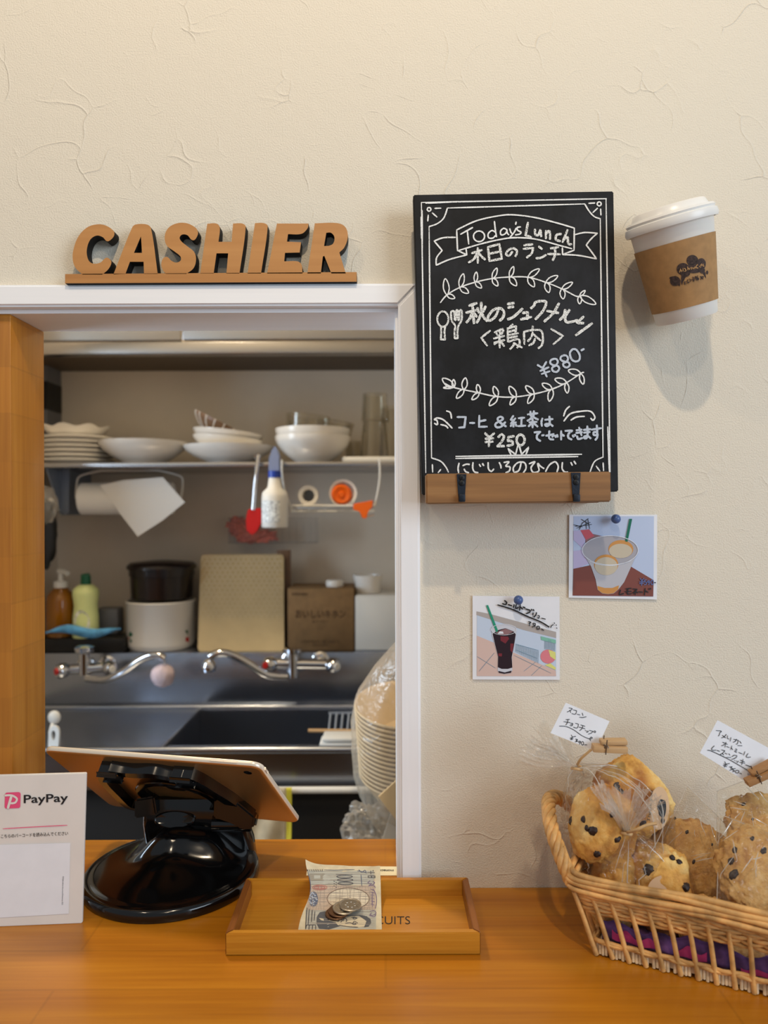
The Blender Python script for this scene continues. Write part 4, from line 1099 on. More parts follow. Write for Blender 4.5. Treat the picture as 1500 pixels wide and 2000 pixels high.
bs('o440,500,95,34;o440,500,70,22;-370,490 510,490;-365,508 515,508;-420,475 420,525;-460,475 460,525', 'b_red', 2, 0.0005)
bp(ell(355, 655, 62, 105), 'b_blue', 1)
bm = nb(); random.seed(3); f = onbill(0.00033)
for i in range(26):
    a, r = random.random() * 6.28, random.random() ** 0.5; x, y = 355 + 52 * r * math.cos(a), 655 + 92 * r * math.sin(a)
    flat(bm, [f(560 + (x + 11 * math.cos(t * 1.0472)) / 6.818, 1660 + (y + 9 * math.sin(t * 1.0472)) / 6.818) for t in range(6)])
obj('print', bm, 'b_pale', bl, 0)
bp(ell(818, 650, 275, 138, 28), 'b_oval', 1); bs('o818,650,280,142', 'b_brown', 2, 0.0006)
bs('1110,410 1080,440 1130,450 1090,480 1150,470 1180,500;1150,420 1170,440 1130,480;1150,520 1190,600 1195,700 1180,780;1120,520 1160,540;1120,560 1165,575;-1120,600 1165,600;-1140,560 1140,760;-1120,640 1165,650;-1120,680 1170,690;-1120,720 1165,735;1110,820 1160,810 1190,840 1150,870 1110,860 1130,840;1100,870 1160,890 1190,860', 'b_violet', 2, 0.0008)
bs('-270,770 250,1040;-300,790 285,1000;-340,800 330,960;-375,815 365,940;-265,1000 250,1055;-385,1000 385,1060;-265,1000 385,1000;-300,1005 295,1058;-345,1005 340,1058', 'b_ink', 2, 0.0008)
bs('-200,300 240,560;-990,330 1000,480;-940,280 1060,300;960,265 1000,300 1040,270 1060,310;-500,265 640,268 900,262', 'b_blue', 2, 0.0007)
bp([(400, 890), (440, 830), (520, 815), (560, 870), (640, 905), (640, 960), (720, 1010), (560, 1060), (430, 1050), (395, 980)], 'b_coat', 2)
bp([(425, 905), (490, 915), (495, 945), (460, 935)], 'b_skin', 3); bp([(570, 905), (640, 930), (640, 965), (560, 940)], 'b_skin', 3)
bp([(620, 930), (680, 895), (800, 880), (950, 880), (1060, 900), (1100, 950), (1080, 1010), (960, 1030), (780, 1025), (680, 1000)], 'b_skin', 2.6)
bp([(960, 875), (1060, 880), (1115, 920), (1125, 970), (1090, 1020), (1030, 1030), (1065, 990), (1070, 940), (1040, 905)], 'b_coat', 3)
bs('640,930 700,900 800,880 950,872 1040,880;680,960 700,930 740,930 720,965;750,950 770,910 800,930 790,960;860,900 900,895 940,910;880,980 900,950 945,975;780,980 840,970 880,985;700,1000 800,1020 950,1030;o905,912,22,10;o900,985,24,10', 'b_ink', 3.4, 0.0007)
# ================================================================== COINS
cz = 0
for i, (px, py, m, h, lab) in enumerate(((657, 1781, 'coind', 0, 'brown coin at the bottom of the fanned coins on the banknote'), (663, 1777, 'coind', 1, 'brown coin second from the bottom of the fanned coins'), (671, 1772.5, 'coin', 2, 'dark silver coin just under the top coin of the fanned stack'), (684, 1766.5, 'coin', 3, 'pale silver coin on top of the fanned coins'))):
    base = onbill(0.0)(px, py + 6 + h * 2.2)
    bm = nb(); r = 0.0108
    lathe(bm, [(0, 0), (r - 0.0004, 0), (r, 0.0004), (r, 0.0013), (r - 0.0004, 0.0017), (r - 0.0012, 0.0017), (r - 0.0016, 0.0014), (0, 0.0014)], None, 40)
    for k in range(7):
        a = 0.9 * k; lathe(bm, [(0.0012, 0.00135), (0.0010, 0.0017), (0, 0.0017)], Matrix.Translation((0.0045 * math.cos(a), 0.0045 * math.sin(a), 0)), 8)
    o = obj('coin', bm, m, None, 30); o.location = (base.x, base.y, 0.8572 + h * 0.00185); o.rotation_euler = (R(3), R(-2) - R(1.5) * (3 - h) * 0, 0.5 * i)
    tag(o, lab, 'coin', 'coins on the banknote')
# ================================================================== LEAFLET BEHIND THE TRAY
lf = thing('leaflet', T(690, 1702), 'cream leaflet lying on the counter behind the cash tray', 'leaflet')
bm = nb(); slab(bm, [T(601, 1690.5, CT + 0.0008), T(777.2, 1692.5, CT + 0.0008), T(777.2, 1709.5, CT + 0.0008), T(598, 1709.5, CT + 0.0008)], (0, 0, -0.0006)); obj('sheet', bm, 'cream', lf, 0)
setface((0, 0, 1))
bm = nb(); text(bm, 'monaco', lambda x, y: T(769 - x, 1698 - y * 0.6, CT + 0.001), 0, 0, 29, 5.5, bold=0.02); obj('lettering', bm, 'ink', lf, 0)
# ================================================================== WICKER BASKET
b0, b1 = T(1165, 1866), T(1500, 1948)
bu = (b1 - b0); bu.z = 0; bu.normalize(); bv = V((-bu.y, bu.x, 0))
LEN, WID = 0.335, 0.098
def K(u, v, z): return b0 + bu * u + bv * v + V((0, 0, z))
bk = thing('wicker_basket', K(LEN / 2, WID / 2, 0), 'honey wicker bread basket with a twisted end handle, at the right end of the counter', 'basket')
RH = 0.069
def rimloop(o, z, n=10):                       # rounded rectangle at offset o from the base outline
    w, l, r = WID + 2 * o, LEN + 2 * (o + 0.012), 0.014
    return [K(LEN / 2 + x, WID / 2 + y, z) for x, y in rrect(l, w, r, n)]
def resample(p, n):
    p = p + [p[0]]; L = [0]
    for a, b in zip(p, p[1:]): L.append(L[-1] + (b - a).length)
    out = []; j = 0
    for i in range(n):
        s = L[-1] * i / n
        while L[j + 1] < s: j += 1
        t = (s - L[j]) / max(L[j + 1] - L[j], 1e-9); out.append(p[j].lerp(p[j + 1], t))
    return out
bm = nb(); random.seed(11)
N_ = 220
base_r = resample(rimloop(0.010, RH), N_); cen = K(LEN / 2, WID / 2, RH)
for k, (dz, do, r) in enumerate(((0.004, 0.0005, 0.0026), (0.001, 0.003, 0.0026), (-0.004, 0.0045, 0.0027), (-0.0085, 0.004, 0.0025), (-0.001, -0.003, 0.0026), (-0.006, -0.0025, 0.0024))):
    ph = random.random() * 6
    tube(bm, [p + (p - cen).normalized() * (do + 0.0011 * math.sin(2 * math.pi * i * 9 / N_ + ph)) + V((0, 0, dz + 0.0012 * math.sin(2 * math.pi * i * 7 / N_ + ph * 2))) for i, p in enumerate(base_r)], r, 8, True)
obj('rolled_rim', bm, 'wicker', bk, 60)
bm = nb()
for k in range(5):
    z = RH - 0.0135 - k * 0.0037
    lp = resample(rimloop(0.0085 - k * 0.0012, z), N_)
    for s in (0, 1):
        tube(bm, [p + (p - cen).normalized() * (0.0019 * math.sin(2 * math.pi * i * 28 / N_ + math.pi * s + k * 1.6)) + V((0, 0, 0.0008 * math.cos(2 * math.pi * i * 28 / N_ + math.pi * s))) for i, p in enumerate(lp)], 0.0018, 6, True)
obj('woven_band', bm, 'wicker', bk, 60)
# stakes
def stake(u, v, ut, vt):
    bm = nb(); a, b = K(u, v, 0.001), K(ut, vt, RH - 0.012)
    tube(bm, [a, a.lerp(b, 0.2), a.lerp(b, 0.6) + V((0.0005, 0, 0)), b], lambda t: 0.0024 - 0.0004 * t, 8); obj('stake', bm, 'wicker', bk, 60)
ns = 24
for i in range(ns + 1):
    u = LEN * i / ns; ut = u + (u / LEN - 0.5) * 0.036
    stake(u, 0.0, ut, -0.0085); stake(u, WID, ut, WID + 0.0085)
for j in range(1, 6):
    v = WID * j / 6; stake(-0.001, v, -0.019, v + (v / WID - 0.5) * 0.012); stake(LEN + 0.001, v, LEN + 0.019, v + (v / WID - 0.5) * 0.012)
# base
def loop2(o, z): return [K(LEN / 2 + x, WID / 2 + y, z) for x, y in rrect(LEN + 2 * o, WID + 2 * o, 0.006, 5)]
bm = nb(); lp = resample(loop2(0.0015, 0.0125), 200)
cen2 = K(LEN / 2, WID / 2, 0.0125)
for s in (0, 1): tube(bm, [p + (p - cen2).normalized() * 0.0016 * math.sin(2 * math.pi * i * 33 / 200 + math.pi * s) + V((0, 0, 0.0016 * s + 0.0006 * math.sin(i))) for i, p in enumerate(lp)], 0.0019, 6, True)
obj('base_ring', bm, 'wicker', bk, 60)
bm = nb(); slab(bm, loop2(-0.002, 0.0035), (0, 0, 0.0085))
lp = resample(loop2(-0.0005, 0.0), 300)
for i, p in enumerate(lp):
    if i % 6 == 5: continue
    h = 0.0108 + 0.001 * math.sin(i * 2.3); lo = 0.0006 + 0.0016 * abs(math.sin(i * 1.7))
    tube(bm, [p + V((0, 0, lo)), p + V((0, 0, h))], 0.0014, 6)
obj('base_panel', bm, 'wickerl', bk, 60)
# twisted handle on the left end
hp = cr([K(-0.021, -0.002, 0.062), K(-0.031, 0.002, 0.080), K(-0.042, 0.014, 0.098), K(-0.050, 0.034, 0.110), K(-0.052, 0.052, 0.113), K(-0.047, 0.072, 0.107), K(-0.036, 0.088, 0.092), K(-0.025, 0.098, 0.076), K(-0.019, 0.100, 0.064)], 12)
bm = nb(); N2 = len(hp)
for s in range(5):
    pts = []
    prev = None
    for i in range(N2):
        t = (hp[min(i + 1, N2 - 1)] - hp[max(i - 1, 0)]).normalized(); x = bu - t * t.dot(bu); x.normalize(); y = t.cross(x)
        a = 2 * math.pi * (i / N2 * 4.5 + s / 5); w = 0.0043
        pts.append(hp[i] + (x * math.cos(a) + y * math.sin(a)) * w)
    tube(bm, pts, 0.0029, 7)
obj('handle', bm, 'wicker', bk, 60)
bm = nb()
for k in range(9):
    v0 = -0.004 + 0.0015 * k; z1 = 0.090 - k * 0.004
    tube(bm, cr([K(-0.030 + 0.0008 * k, 0.004 + 0.001 * k, z1), K(-0.024 + 0.001 * k, 0.003 + 0.0025 * k, z1 - 0.016), K(-0.020 + 0.0012 * k, 0.002 + 0.005 * k, 0.060)], 5), 0.0022, 6)
for k in range(8):
    tube(bm, cr([K(-0.020, 0.02 + 0.01 * k, 0.060), K(-0.022, 0.022 + 0.01 * k, 0.070), K(-0.020, 0.026 + 0.01 * k, 0.078 - 0.001 * abs(k - 4))], 4), 0.0021, 6)
obj('end_weave', bm, 'wicker', bk, 60)
# ------------------------------------------------------------------ cloth liner
def cloth(u, v):
    z = 0.0138 + 0.0025 * noise.noise(V((u * 60, v * 60, 1))) + 0.0015 * noise.noise(V((u * 150, v * 150, 4)))
    e = max(0, 0.012 - v) / 0.012; l = max(0, 0.016 - u) / 0.016
    z += 0.020 * e * e * (0.8 + 0.5 * noise.noise(V((u * 45, 3, 0)))) + 0.020 * l * l * (0.8 + 0.4 * noise.noise(V((v * 70, 9, 0)))) * (1 - e)
    return K(0.0045 + u * 0.97, 0.0045 + v, z)
lc_ = thing('cloth_liner', K(LEN / 2, WID / 2, 0.013), 'purple and magenta patterned cloth lining the wicker basket', 'cloth')
bm = nb(); nu_, nv_ = 110, 34
g_ = [[bm.verts.new(cloth((LEN - 0.004) * i / nu_, (WID - 0.009) * j / nv_)) for i in range(nu_ + 1)] for j in range(nv_ + 1)]
for j in range(nv_):
    for i in range(nu_): bm.faces.new([g_[j][i], g_[j][i + 1], g_[j + 1][i + 1], g_[j + 1][i]])
o = obj('cloth_sheet', bm, 'purple', lc_, 80)
sd = o.modifiers.new('thick', 'SOLIDIFY'); sd.thickness = 0.0008; sd.offset = -1
bm = nb(); N5 = 150; fold = []
def fedge(i, t):
    u = (LEN - 0.004) * i / N5; p = cloth(u, 0.0); q = K(0.0045 + u * 0.97, 0.0035 + 0.0012 * math.sin(u * 300), 0.0135)
    return q.lerp(p + V((0, 0, 0.0005)), t) + bv * (-0.0010 * math.sin(math.pi * t))
rows = [[bm.verts.new(fedge(i, j / 5)) for i in range(N5 + 1)] for j in range(6)]
for a_, b_ in zip(rows, rows[1:]):
    for i in range(N5): bm.faces.new([a_[i], a_[i + 1], b_[i + 1], b_[i]])
o = obj('front_fold', bm, 'purple', lc_, 80); sd = o.modifiers.new('thick', 'SOLIDIFY'); sd.thickness = 0.0006
for i0, i1, t0, t1 in ((4, 22, 0.2, 0.75), (28, 40, 0.1, 0.6), (52, 64, 0.0, 0.4), (70, 92, 0.05, 0.45), (104, 140, 0.0, 0.5)):
    bm = nb(); rows = [[bm.verts.new(fedge(i, (t0 + (t1 - t0) * j / 3) * (0.85 + 0.2 * math.sin(i * 0.8))) - bv * 0.0009) for i in range(i0, i1 + 1)] for j in range(4)]
    for a_, b_ in zip(rows, rows[1:]):
        for i in range(i1 - i0): bm.faces.new([a_[i], a_[i + 1], b_[i + 1], b_[i]])
    obj('magenta_print', bm, 'magenta', lc_, 80)
for (u0, u1, v0, v1) in ((0.004, 0.055, 0.0005, 0.0085), (0.075, 0.11, 0.0005, 0.006), (0.12, 0.15, 0.001, 0.007), (0.2, 0.29, 0.0005, 0.006)):
    bm = nb(); gg = [[bm.verts.new(cloth(u0 + (u1 - u0) * i / 16, v0 + (v1 - v0) * j / 3 * (0.7 + 0.4 * math.sin(i * 0.9))) + V((0, -0.0007, 0.0006))) for i in range(17)] for j in range(4)]
    for j in range(3):
        for i in range(16): bm.faces.new([gg[j][i], gg[j][i + 1], gg[j + 1][i + 1], gg[j + 1][i]])
    obj('magenta_print', bm, 'magenta', lc_, 80)
# ------------------------------------------------------------------ scones
def rotm(x, y, z): return (Matrix.Rotation(R(z), 3, 'Z') @ Matrix.Rotation(R(y), 3, 'Y') @ Matrix.Rotation(R(x), 3, 'X'))
CAMP = V((0, -D, EYE))
def surf_bvh(bm):
    bmesh.ops.recalc_face_normals(bm, faces=bm.faces); bm.normal_update()
    from mathutils.bvhtree import BVHTree
    return BVHTree.FromBMesh(bm)
BV = {}
def scone(px, py, d, s, rot, seed, lab, chips):
    c = P(px, py, d)
    t = thing('chocolate_chip_scone', c - V((0, 0, s[2])), lab, 'scone', 'scones in the basket')
    bm = nb(); blob(bm, c, s, rot, 0.12, 1.7, seed, 88, 60, power=0.74, fine=0.045)
    bvh = surf_bvh(bm); BV[lab] = bvh
    o = obj('crust', bm, 'scone', t, 80)
    for (qx, qy, r) in chips:
        u, v = uv(qx, qy); dr = V((u / F, 1, v / F)).normalized()
        h = bvh.ray_cast(CAMP, dr)
        if h[0] is None: continue
        bm = nb(); q = frame(h[0] - h[1] * r * 0.25, h[1].orthogonal(), h[1]).to_3x3()
        blob(bm, h[0] - h[1] * r * 0.2, (r, r * 0.8, r * 0.6), q, 0.3, 2.0, qx % 7, 20, 14); obj('chocolate_chip', bm, 'choc', t, 80)
    return t
scone(1236, 1556, 0.712, (0.0300, 0.026, 0.037), rotm(10, -38, 0), 1, 'pale topped scone at the back of the tied bags, highest in the basket', ((1205, 1536, 0.004), (1212, 1548, 0.0035), (1256, 1608, 0.004)))
scone(1178, 1612, 0.690, (0.0265, 0.026, 0.034), rotm(5, 16, 20), 2, 'golden scone with dark chips in the rear bag beside the basket handle', ((1197, 1592, 0.003), (1206, 1640, 0.0035), (1115, 1604, 0.004), (1139, 1600, 0.0032), (1158, 1622, 0.0052), (1146, 1618, 0.003), (1166, 1668, 0.004)))
scone(1197, 1734, 0.684, (0.0190, 0.019, 0.040), rotm(0, 4, 10), 3, 'smooth narrow scone in the front tied bag, just behind the left rim', ((1207, 1669, 0.0028), (1176, 1770, 0.003)))
scone(1293, 1738, 0.675, (0.0270, 0.020, 0.039), rotm(0, -6, -22), 4, 'scone with one big round chip in the front tied bag', ((1267, 1699, 0.0052), (1314, 1674, 0.003), (1328, 1683, 0.0036), (1341, 1731, 0.0045), (1279, 1802, 0.0042), (1310, 1790, 0.004)))
# ------------------------------------------------------------------ oatmeal cookies
def cookie(px, py, d, r, th_, nrm_, seed, lab, chips=()):
    c = P(px, py, d)
    t = thing('oatmeal_raisin_cookie', c - V((0, 0, r)), lab, 'cookie', 'cookies in the basket')
    z = V(nrm_).normalized(); fr_ = frame(c, V((1, 0, 0)) - z * z.x, z).to_3x3()
    bm = nb(); blob(bm, c, (r, r * 1.06, th_), fr_, 0.15, 2.6, seed, 110, 44, power=0.85, fine=0.055)
    bvh = surf_bvh(bm); obj('crumb', bm, 'cookie', t, 80)
    for (qx, qy, rr) in chips:
        u, v = uv(qx, qy); dr = V((u / F, 1, v / F)).normalized(); h = bvh.ray_cast(CAMP, dr)
        if h[0] is None: continue
        bm = nb(); blob(bm, h[0] - h[1] * rr * 0.3, (rr * 1.3, rr * 0.8, rr * 0.7), frame(h[0], h[1].orthogonal(), h[1]).to_3x3(), 0.3, 2.0, qx % 5, 18, 12); obj('raisin', bm, 'choc', t, 80)
cookie(1352, 1690, 0.696, 0.0375, 0.010, (-0.05, -0.86, 0.5), 21, 'large oatmeal cookie in a clear pouch right of the front tied bag', ((1342, 1625, 0.002), (1355, 1683, 0.0018), (1318, 1598, 0.0015), (1390, 1650, 0.0016)))
cookie(1476, 1702, 0.650, 0.0335, 0.010, (0.1, -0.86, 0.5), 22, 'oatmeal cookie with dark raisins at the right edge, behind the rim', ((1435, 1659, 0.0028), (1469, 1638, 0.0022), (1492, 1662, 0.003), (1428, 1682, 0.003), (1433, 1708, 0.0045)))
cookie(1490, 1622, 0.700, 0.0325, 0.009, (0.0, -0.8, 0.6), 23, 'oatmeal cookie furthest back, below the raisin cookie price card', ((1452, 1570, 0.002), (1470, 1600, 0.0015)))
cookie(1385, 1816, 0.646, 0.024, 0.009, (-0.1, -0.9, 0.3), 24, 'broken looking cookie low in the basket seen between the middle stakes', ((1362, 1822, 0.0025),))
cookie(1440, 1828, 0.640, 0.026, 0.009, (0.1, -0.95, 0.2), 25, 'upright cookie low in the basket seen between the right stakes', ())
# ------------------------------------------------------------------ clear bags
def shellbag(name_, lab, cpx, cd, radii, npx, nd, plume, seed, tie, folds=14, body=0.5):
    c, nk = P(*cpx, cd), P(*npx, nd)
    t = thing(name_, c - V((0, 0, radii[2])), lab, 'bag', 'clear bags in the basket')
    cocache = {}; bm = nb(); ax_ = (nk - c); nu2, nv2 = 64, 44; rows = []
    off = V((seed * 5.1, seed * 2.7, 0))
    for j in range(nv2 + 1):
        s = j / nv2
        row = []
        for i in range(nu2):
            a = 2 * math.pi * i / nu2
            th2 = math.pi * (1 - s)             # from base to top
            n_ = V((math.sin(th2) * math.cos(a), math.sin(th2) * math.sin(a), math.cos(th2)))
            q = V([math.copysign(abs(x) ** 0.8, x) for x in n_])
            p = c + V((q.x * radii[0], q.y * radii[1], q.z * radii[2]))
            w = max(0, (s - body) / (1 - body)); w = w * w * (3 - 2 * w)
            pl_ = 1 + 0.35 * w * math.sin(folds * a + seed)
            tgt = nk + V((math.cos(a) * 0.0035 * pl_, math.sin(a) * 0.0035 * pl_, 0)) - ax_.normalized() * 0.012 * (1 - s)
            p = p.lerp(tgt, w ** 0.8)
            cr_ = noise.noise(p * 55 + off) * 0.0022 + abs(noise.noise(p * 120 + off)) * 0.0018
            vv = p + (p - c).normalized() * cr_ * (1 - w * 0.6); cocache[(j, i)] = vv.copy()
            row.append(bm.verts.new(vv))
        rows.append(row)
    for a_, b_ in zip(rows[1:-1], rows[2:]):
        for i in range(nu2): bm.faces.new([a_[i], a_[(i + 1) % nu2], b_[(i + 1) % nu2], b_[i]])
    obj('pouch', bm, 'film', t, 30)
    bm = nb(); random.seed(seed + 50)
    for k in range(18):
        i0 = random.randrange(nu2); j0 = random.randrange(8, nv2 - 10); ln = random.randrange(7, 22); dr_ = random.choice((-1, 0, 0, 1)) * random.random() * 0.7
        pts = []
        for q in range(ln):
            j = min(j0 + q, nv2 - 2); v_ = rows[j][int(round(i0 + dr_ * q)) % nu2]
            pts.append(cocache[(j, int(round(i0 + dr_ * q)) % nu2)] + (cocache[(j, int(round(i0 + dr_ * q)) % nu2)] - c).normalized() * 0.0006)
        w_ = random.uniform(0.00022, 0.0005)
        tube(bm, pts, (lambda t_, w_=w_: w_ * (0.25 + math.sin(math.pi * t_))), 5)
    obj('crease_glint', bm, 'glint', t, 60)  # pale tubes on the folds, added as glints
    # gathered plume above the tie: fan of creased strips
    bm = nb(); random.seed(seed)
    for k, (tx, ty, td, w) in enumerate(plume):
        e = P(tx, ty, td); L = (e - nk).length; dirn = (e - nk).normalized(); side = dirn.cross(V((0, -1, 0.2))).normalized()
        prev = None
        for j in range(9):
            s = j / 8; wd = 0.0012 + 0.62 * w * s; mid = nk + (e - nk) * s + V((0, -0.004 * math.sin(3 * s + k), 0.003 * math.sin(5 * s + k)))
            rowv = []
            for i in range(9):
                x = i / 8 - 0.5
                rowv.append(bm.verts.new(mid + side * (x * wd * 2) + V((0, 1, 0)) * (wd * 0.45 * math.sin(i * 2.1 + k * 1.3)) + dirn * (0.004 * math.sin(i * 2.7 + k) * s)))
            if prev:
                for i in range(8): bm.faces.new([prev[i], prev[i + 1], rowv[i + 1], rowv[i]])
            prev = rowv
    obj('gathered_top', bm, 'filmw', t, 0)
    bm = nb()
    tube(bm, [nk + V((0.0045 * math.cos(a * 0.524), 0.0045 * math.sin(a * 0.524), 0.0008 * math.sin(a))) for a in range(12)], 0.0014, 6, True)
    q = [nk] + [P(*x) for x in tie]; tube(bm, cr(q, 5), 0.0013, 6)
    obj('twist_tie', bm, 'ties', t, 60)
    return t
bg1 = shellbag('clear_gift_bag', 'clear tied bag of two scones at the back, gathered top flaring left', (1205, 1592), 0.700, (0.050, 0.036, 0.062), (1126, 1500), 0.694,
    ((1032, 1440, 0.69, 0.008), (1020, 1476, 0.685, 0.010), (1055, 1420, 0.70, 0.009), (1075, 1452, 0.68, 0.010), (1100, 1440, 0.70, 0.008), (1048, 1462, 0.695, 0.011)), 5, ((1133, 1484, 0.688), (1148, 1470, 0.684), (1155, 1464, 0.684)))
bg2 = shellbag('clear_gift_bag', 'clear tied bag of two scones at the front, gathered top standing up', (1250, 1732), 0.680, (0.050, 0.0225, 0.046), (1223, 1626), 0.664,
    ((1165, 1525, 0.655, 0.009), (1195, 1540, 0.645, 0.008), (1222, 1550, 0.65, 0.009), (1258, 1545, 0.655, 0.010), (1288, 1560, 0.65, 0.009), (1180, 1560, 0.64, 0.008)), 8, ((1240, 1622, 0.642), (1262, 1612, 0.640), (1282, 1608, 0.640)))
def pouch(lab, corners, d0, bulge, seed):
    """flat clear pouch: corner pixels with depths, front and back sheet"""
    p = [P(x, y, d) for x, y, d in corners]
    t = thing('clear_cookie_pouch', (p[2] + p[3]) / 2, lab, 'bag', 'clear bags in the basket')
    n_ = ((p[1] - p[0]).cross(p[3] - p[0])).normalized(); n_ = n_ if n_.y < 0 else -n_
    bm = nb(); N3 = 34
    for sgn in (1, -1):
        g2_ = []
        for j in range(N3 + 1):
            row = []
            for i in range(N3 + 1):
                s, q = i / N3, j / N3
                b = (p[0].lerp(p[1], s)).lerp(p[3].lerp(p[2], s), q)
                pf_ = (4 * s * (1 - s)) ** 0.5 * (4 * q * (1 - q)) ** 0.4
                cr_ = noise.noise(b * 60 + V((seed, 0, sgn))) * 0.0025 + abs(noise.noise(b * 130 + V((seed, sgn, 0)))) * 0.0022
                row.append(bm.verts.new(b + n_ * sgn * (bulge * pf_ + cr_ * pf_ + 0.0002)))
            g2_.append(row)
        for j in range(N3):
            for i in range(N3): bm.faces.new([g2_[j][i], g2_[j][i + 1], g2_[j + 1][i + 1], g2_[j + 1][i]])
    obj('film_sheet', bm, 'film', t, 30)
    bm = nb(); random.seed(seed + 80)
    for a_, b_ in ((0, 1), (1, 2), (3, 0)): tube(bm, [p[a_].lerp(p[b_], q / 12) + n_ * 0.0004 for q in range(13)], 0.00035, 5)
    for k in range(12):
        s0, q0 = random.uniform(0.1, 0.9), random.uniform(0.05, 0.6); ds, dq = random.uniform(-0.25, 0.25), random.uniform(0.05, 0.3); pts = []
        for q in range(9):
            s, qq = min(max(s0 + ds * q / 8, 0.02), 0.98), q0 + dq * q / 8
            pf_ = (4 * s * (1 - s)) ** 0.5 * (4 * qq * (1 - qq)) ** 0.4
            pts.append((p[0].lerp(p[1], s)).lerp(p[3].lerp(p[2], s), qq) + n_ * (bulge * pf_ + 0.0022 * pf_ + 0.0008 * math.sin(q * 1.1)))
        w_ = random.uniform(0.0002, 0.00045)
        tube(bm, pts, (lambda t_, w_=w_: w_ * (0.25 + math.sin(math.pi * t_))), 5)
    obj('crease_glint', bm, 'glint', t, 60)  # seams and folds traced with pale tubes as glints
    return t
pouch('clear pouch around the large oatmeal cookie with a pointed top corner', ((1342, 1534, 0.72), (1446, 1640, 0.705), (1436, 1770, 0.672), (1262, 1710, 0.685)), 0.67, 0.016, 3)
pouch('clear pouch around the raisin cookie at the right edge of the photo', ((1405, 1590, 0.68), (1530, 1640, 0.66), (1540, 1790, 0.615), (1400, 1760, 0.63)), 0.65, 0.016, 6)
p3 = pouch('clear pouch around the rearmost cookie, clipped under the raisin cookie price card', ((1400, 1545, 0.715), (1520, 1500, 0.71), (1540, 1660, 0.69), (1400, 1640, 0.70)), 0.70, 0.014, 9)
# stickers on the bags
def sticker(parent, px, py, d, rx, ry, rot_, txt=True):
    c = P(px, py, d); n_ = V((0.35 if txt else 0.0, -0.9, 0.25)).normalized(); ex_ = V((1, 0, 0)) - n_ * n_.x
    fm = frame(c, ex_, n_) @ Matrix.Rotation(R(rot_), 4, 'Z')
    bm = nb(); lathe(bm, [(0, 0.0002), (1, 0.0002), (1, 0), (0, 0)], fm @ Matrix.Diagonal((rx, ry, 1, 1)), 40)
    s = obj('round_label', bm, 'sticker', parent, 0)
    if txt:
        setface(n_)
        fm2 = lambda x, y: fm @ V((x, y, 0.0005))
        bm = nb()
        text(bm, 'Thank you', lambda x, y: fm2(-0.0075 + y, x - 0.014), 0, 0, 0.027, 0.0045)
        for i, e in enumerate(((0.003, -0.003, 0.0035, 0.004), (0.0005, 0.001, 0.003, 0.0035), (0.002, 0.0045, 0.0035, 0.0035), (0.0045, 0.0, 0.003, 0.008), (0.005, -0.010, 0.0022, 0.0025))):
            flat(bm, [fm @ V((x, y, 0.0005 + i * 0.00003)) for x, y in ell(*e)])
        obj('sheep_print', bm, 'ink', s, 0)
sticker(bg1, 1287, 1578, 0.674, 0.0112, 0.0185, -14)
sticker(bg2, 1304, 1739, 0.6535, 0.0175, 0.0125, 0, False)
# ------------------------------------------------------------------ price cards and pegs
def pcard(lab, cpx, d, tilt, strokes, Z, w):
    pts = [P(x, y, d + (dd)) for (x, y), dd in zip(cpx, tilt)]
    t = thing('price_card', (pts[2] + pts[3]) / 2, lab, 'card', 'price cards on the basket')
    n_ = (pts[1] - pts[0]).cross(pts[3] - pts[0]).normalized(); n_ = n_ if n_.y < 0 else -n_
    bm = nb(); slab(bm, pts, -n_ * 0.0004); obj('card_sheet', bm, 'paper', t, 0)
    setface(n_); bm = nb(); draw(bm, strokes, onplane(pts[0] + n_ * 0.0003, n_), w, *Z); obj('handwriting', bm, 'ink', t, 0)
    return t
pcard('white price card marked 390 yen for chocolate chip scones, on the left', [(1105.2, 1372.5), (1190.5, 1408.7), (1163, 1467), (1075.3, 1431.7)], 0.690, (0.004, 0.004, 0, 0), '''385,165 448,180 405,215 355,240;-405,205 420,252;-465,200 530,218;530,218 505,278 440,268;-535,280 590,293;-630,258 645,306;580,335 640,340 705,325;-330,380 400,374;-290,415 412,436;370,380 360,430 330,478;420,445 456,450 446,490 402,488;-415,468 450,471;-505,445 562,462;562,462 538,532 468,518;-600,475 682,502;-568,515 682,546;640,495 625,545 583,580;-685,572 692,586;-712,580 718,596;742,585 736,602 708,612;-760,575 830,595;830,595 795,625 740,646;o860,602,16,15;210,498 330,505 470,565 620,670 740,725 790,730 815,712 790,700 770,735 785,766;-430,658 450,697;-512,685 450,697;-450,697 424,752;-412,710 466,722;-408,730 456,744;505,735 545,745 516,762 545,775 498,786;602,778 566,775 570,800 602,785;602,778 596,805 580,832;o636,812,20,32;-670,838 716,842''', (1070, 1365, 9.375), 0.00055)
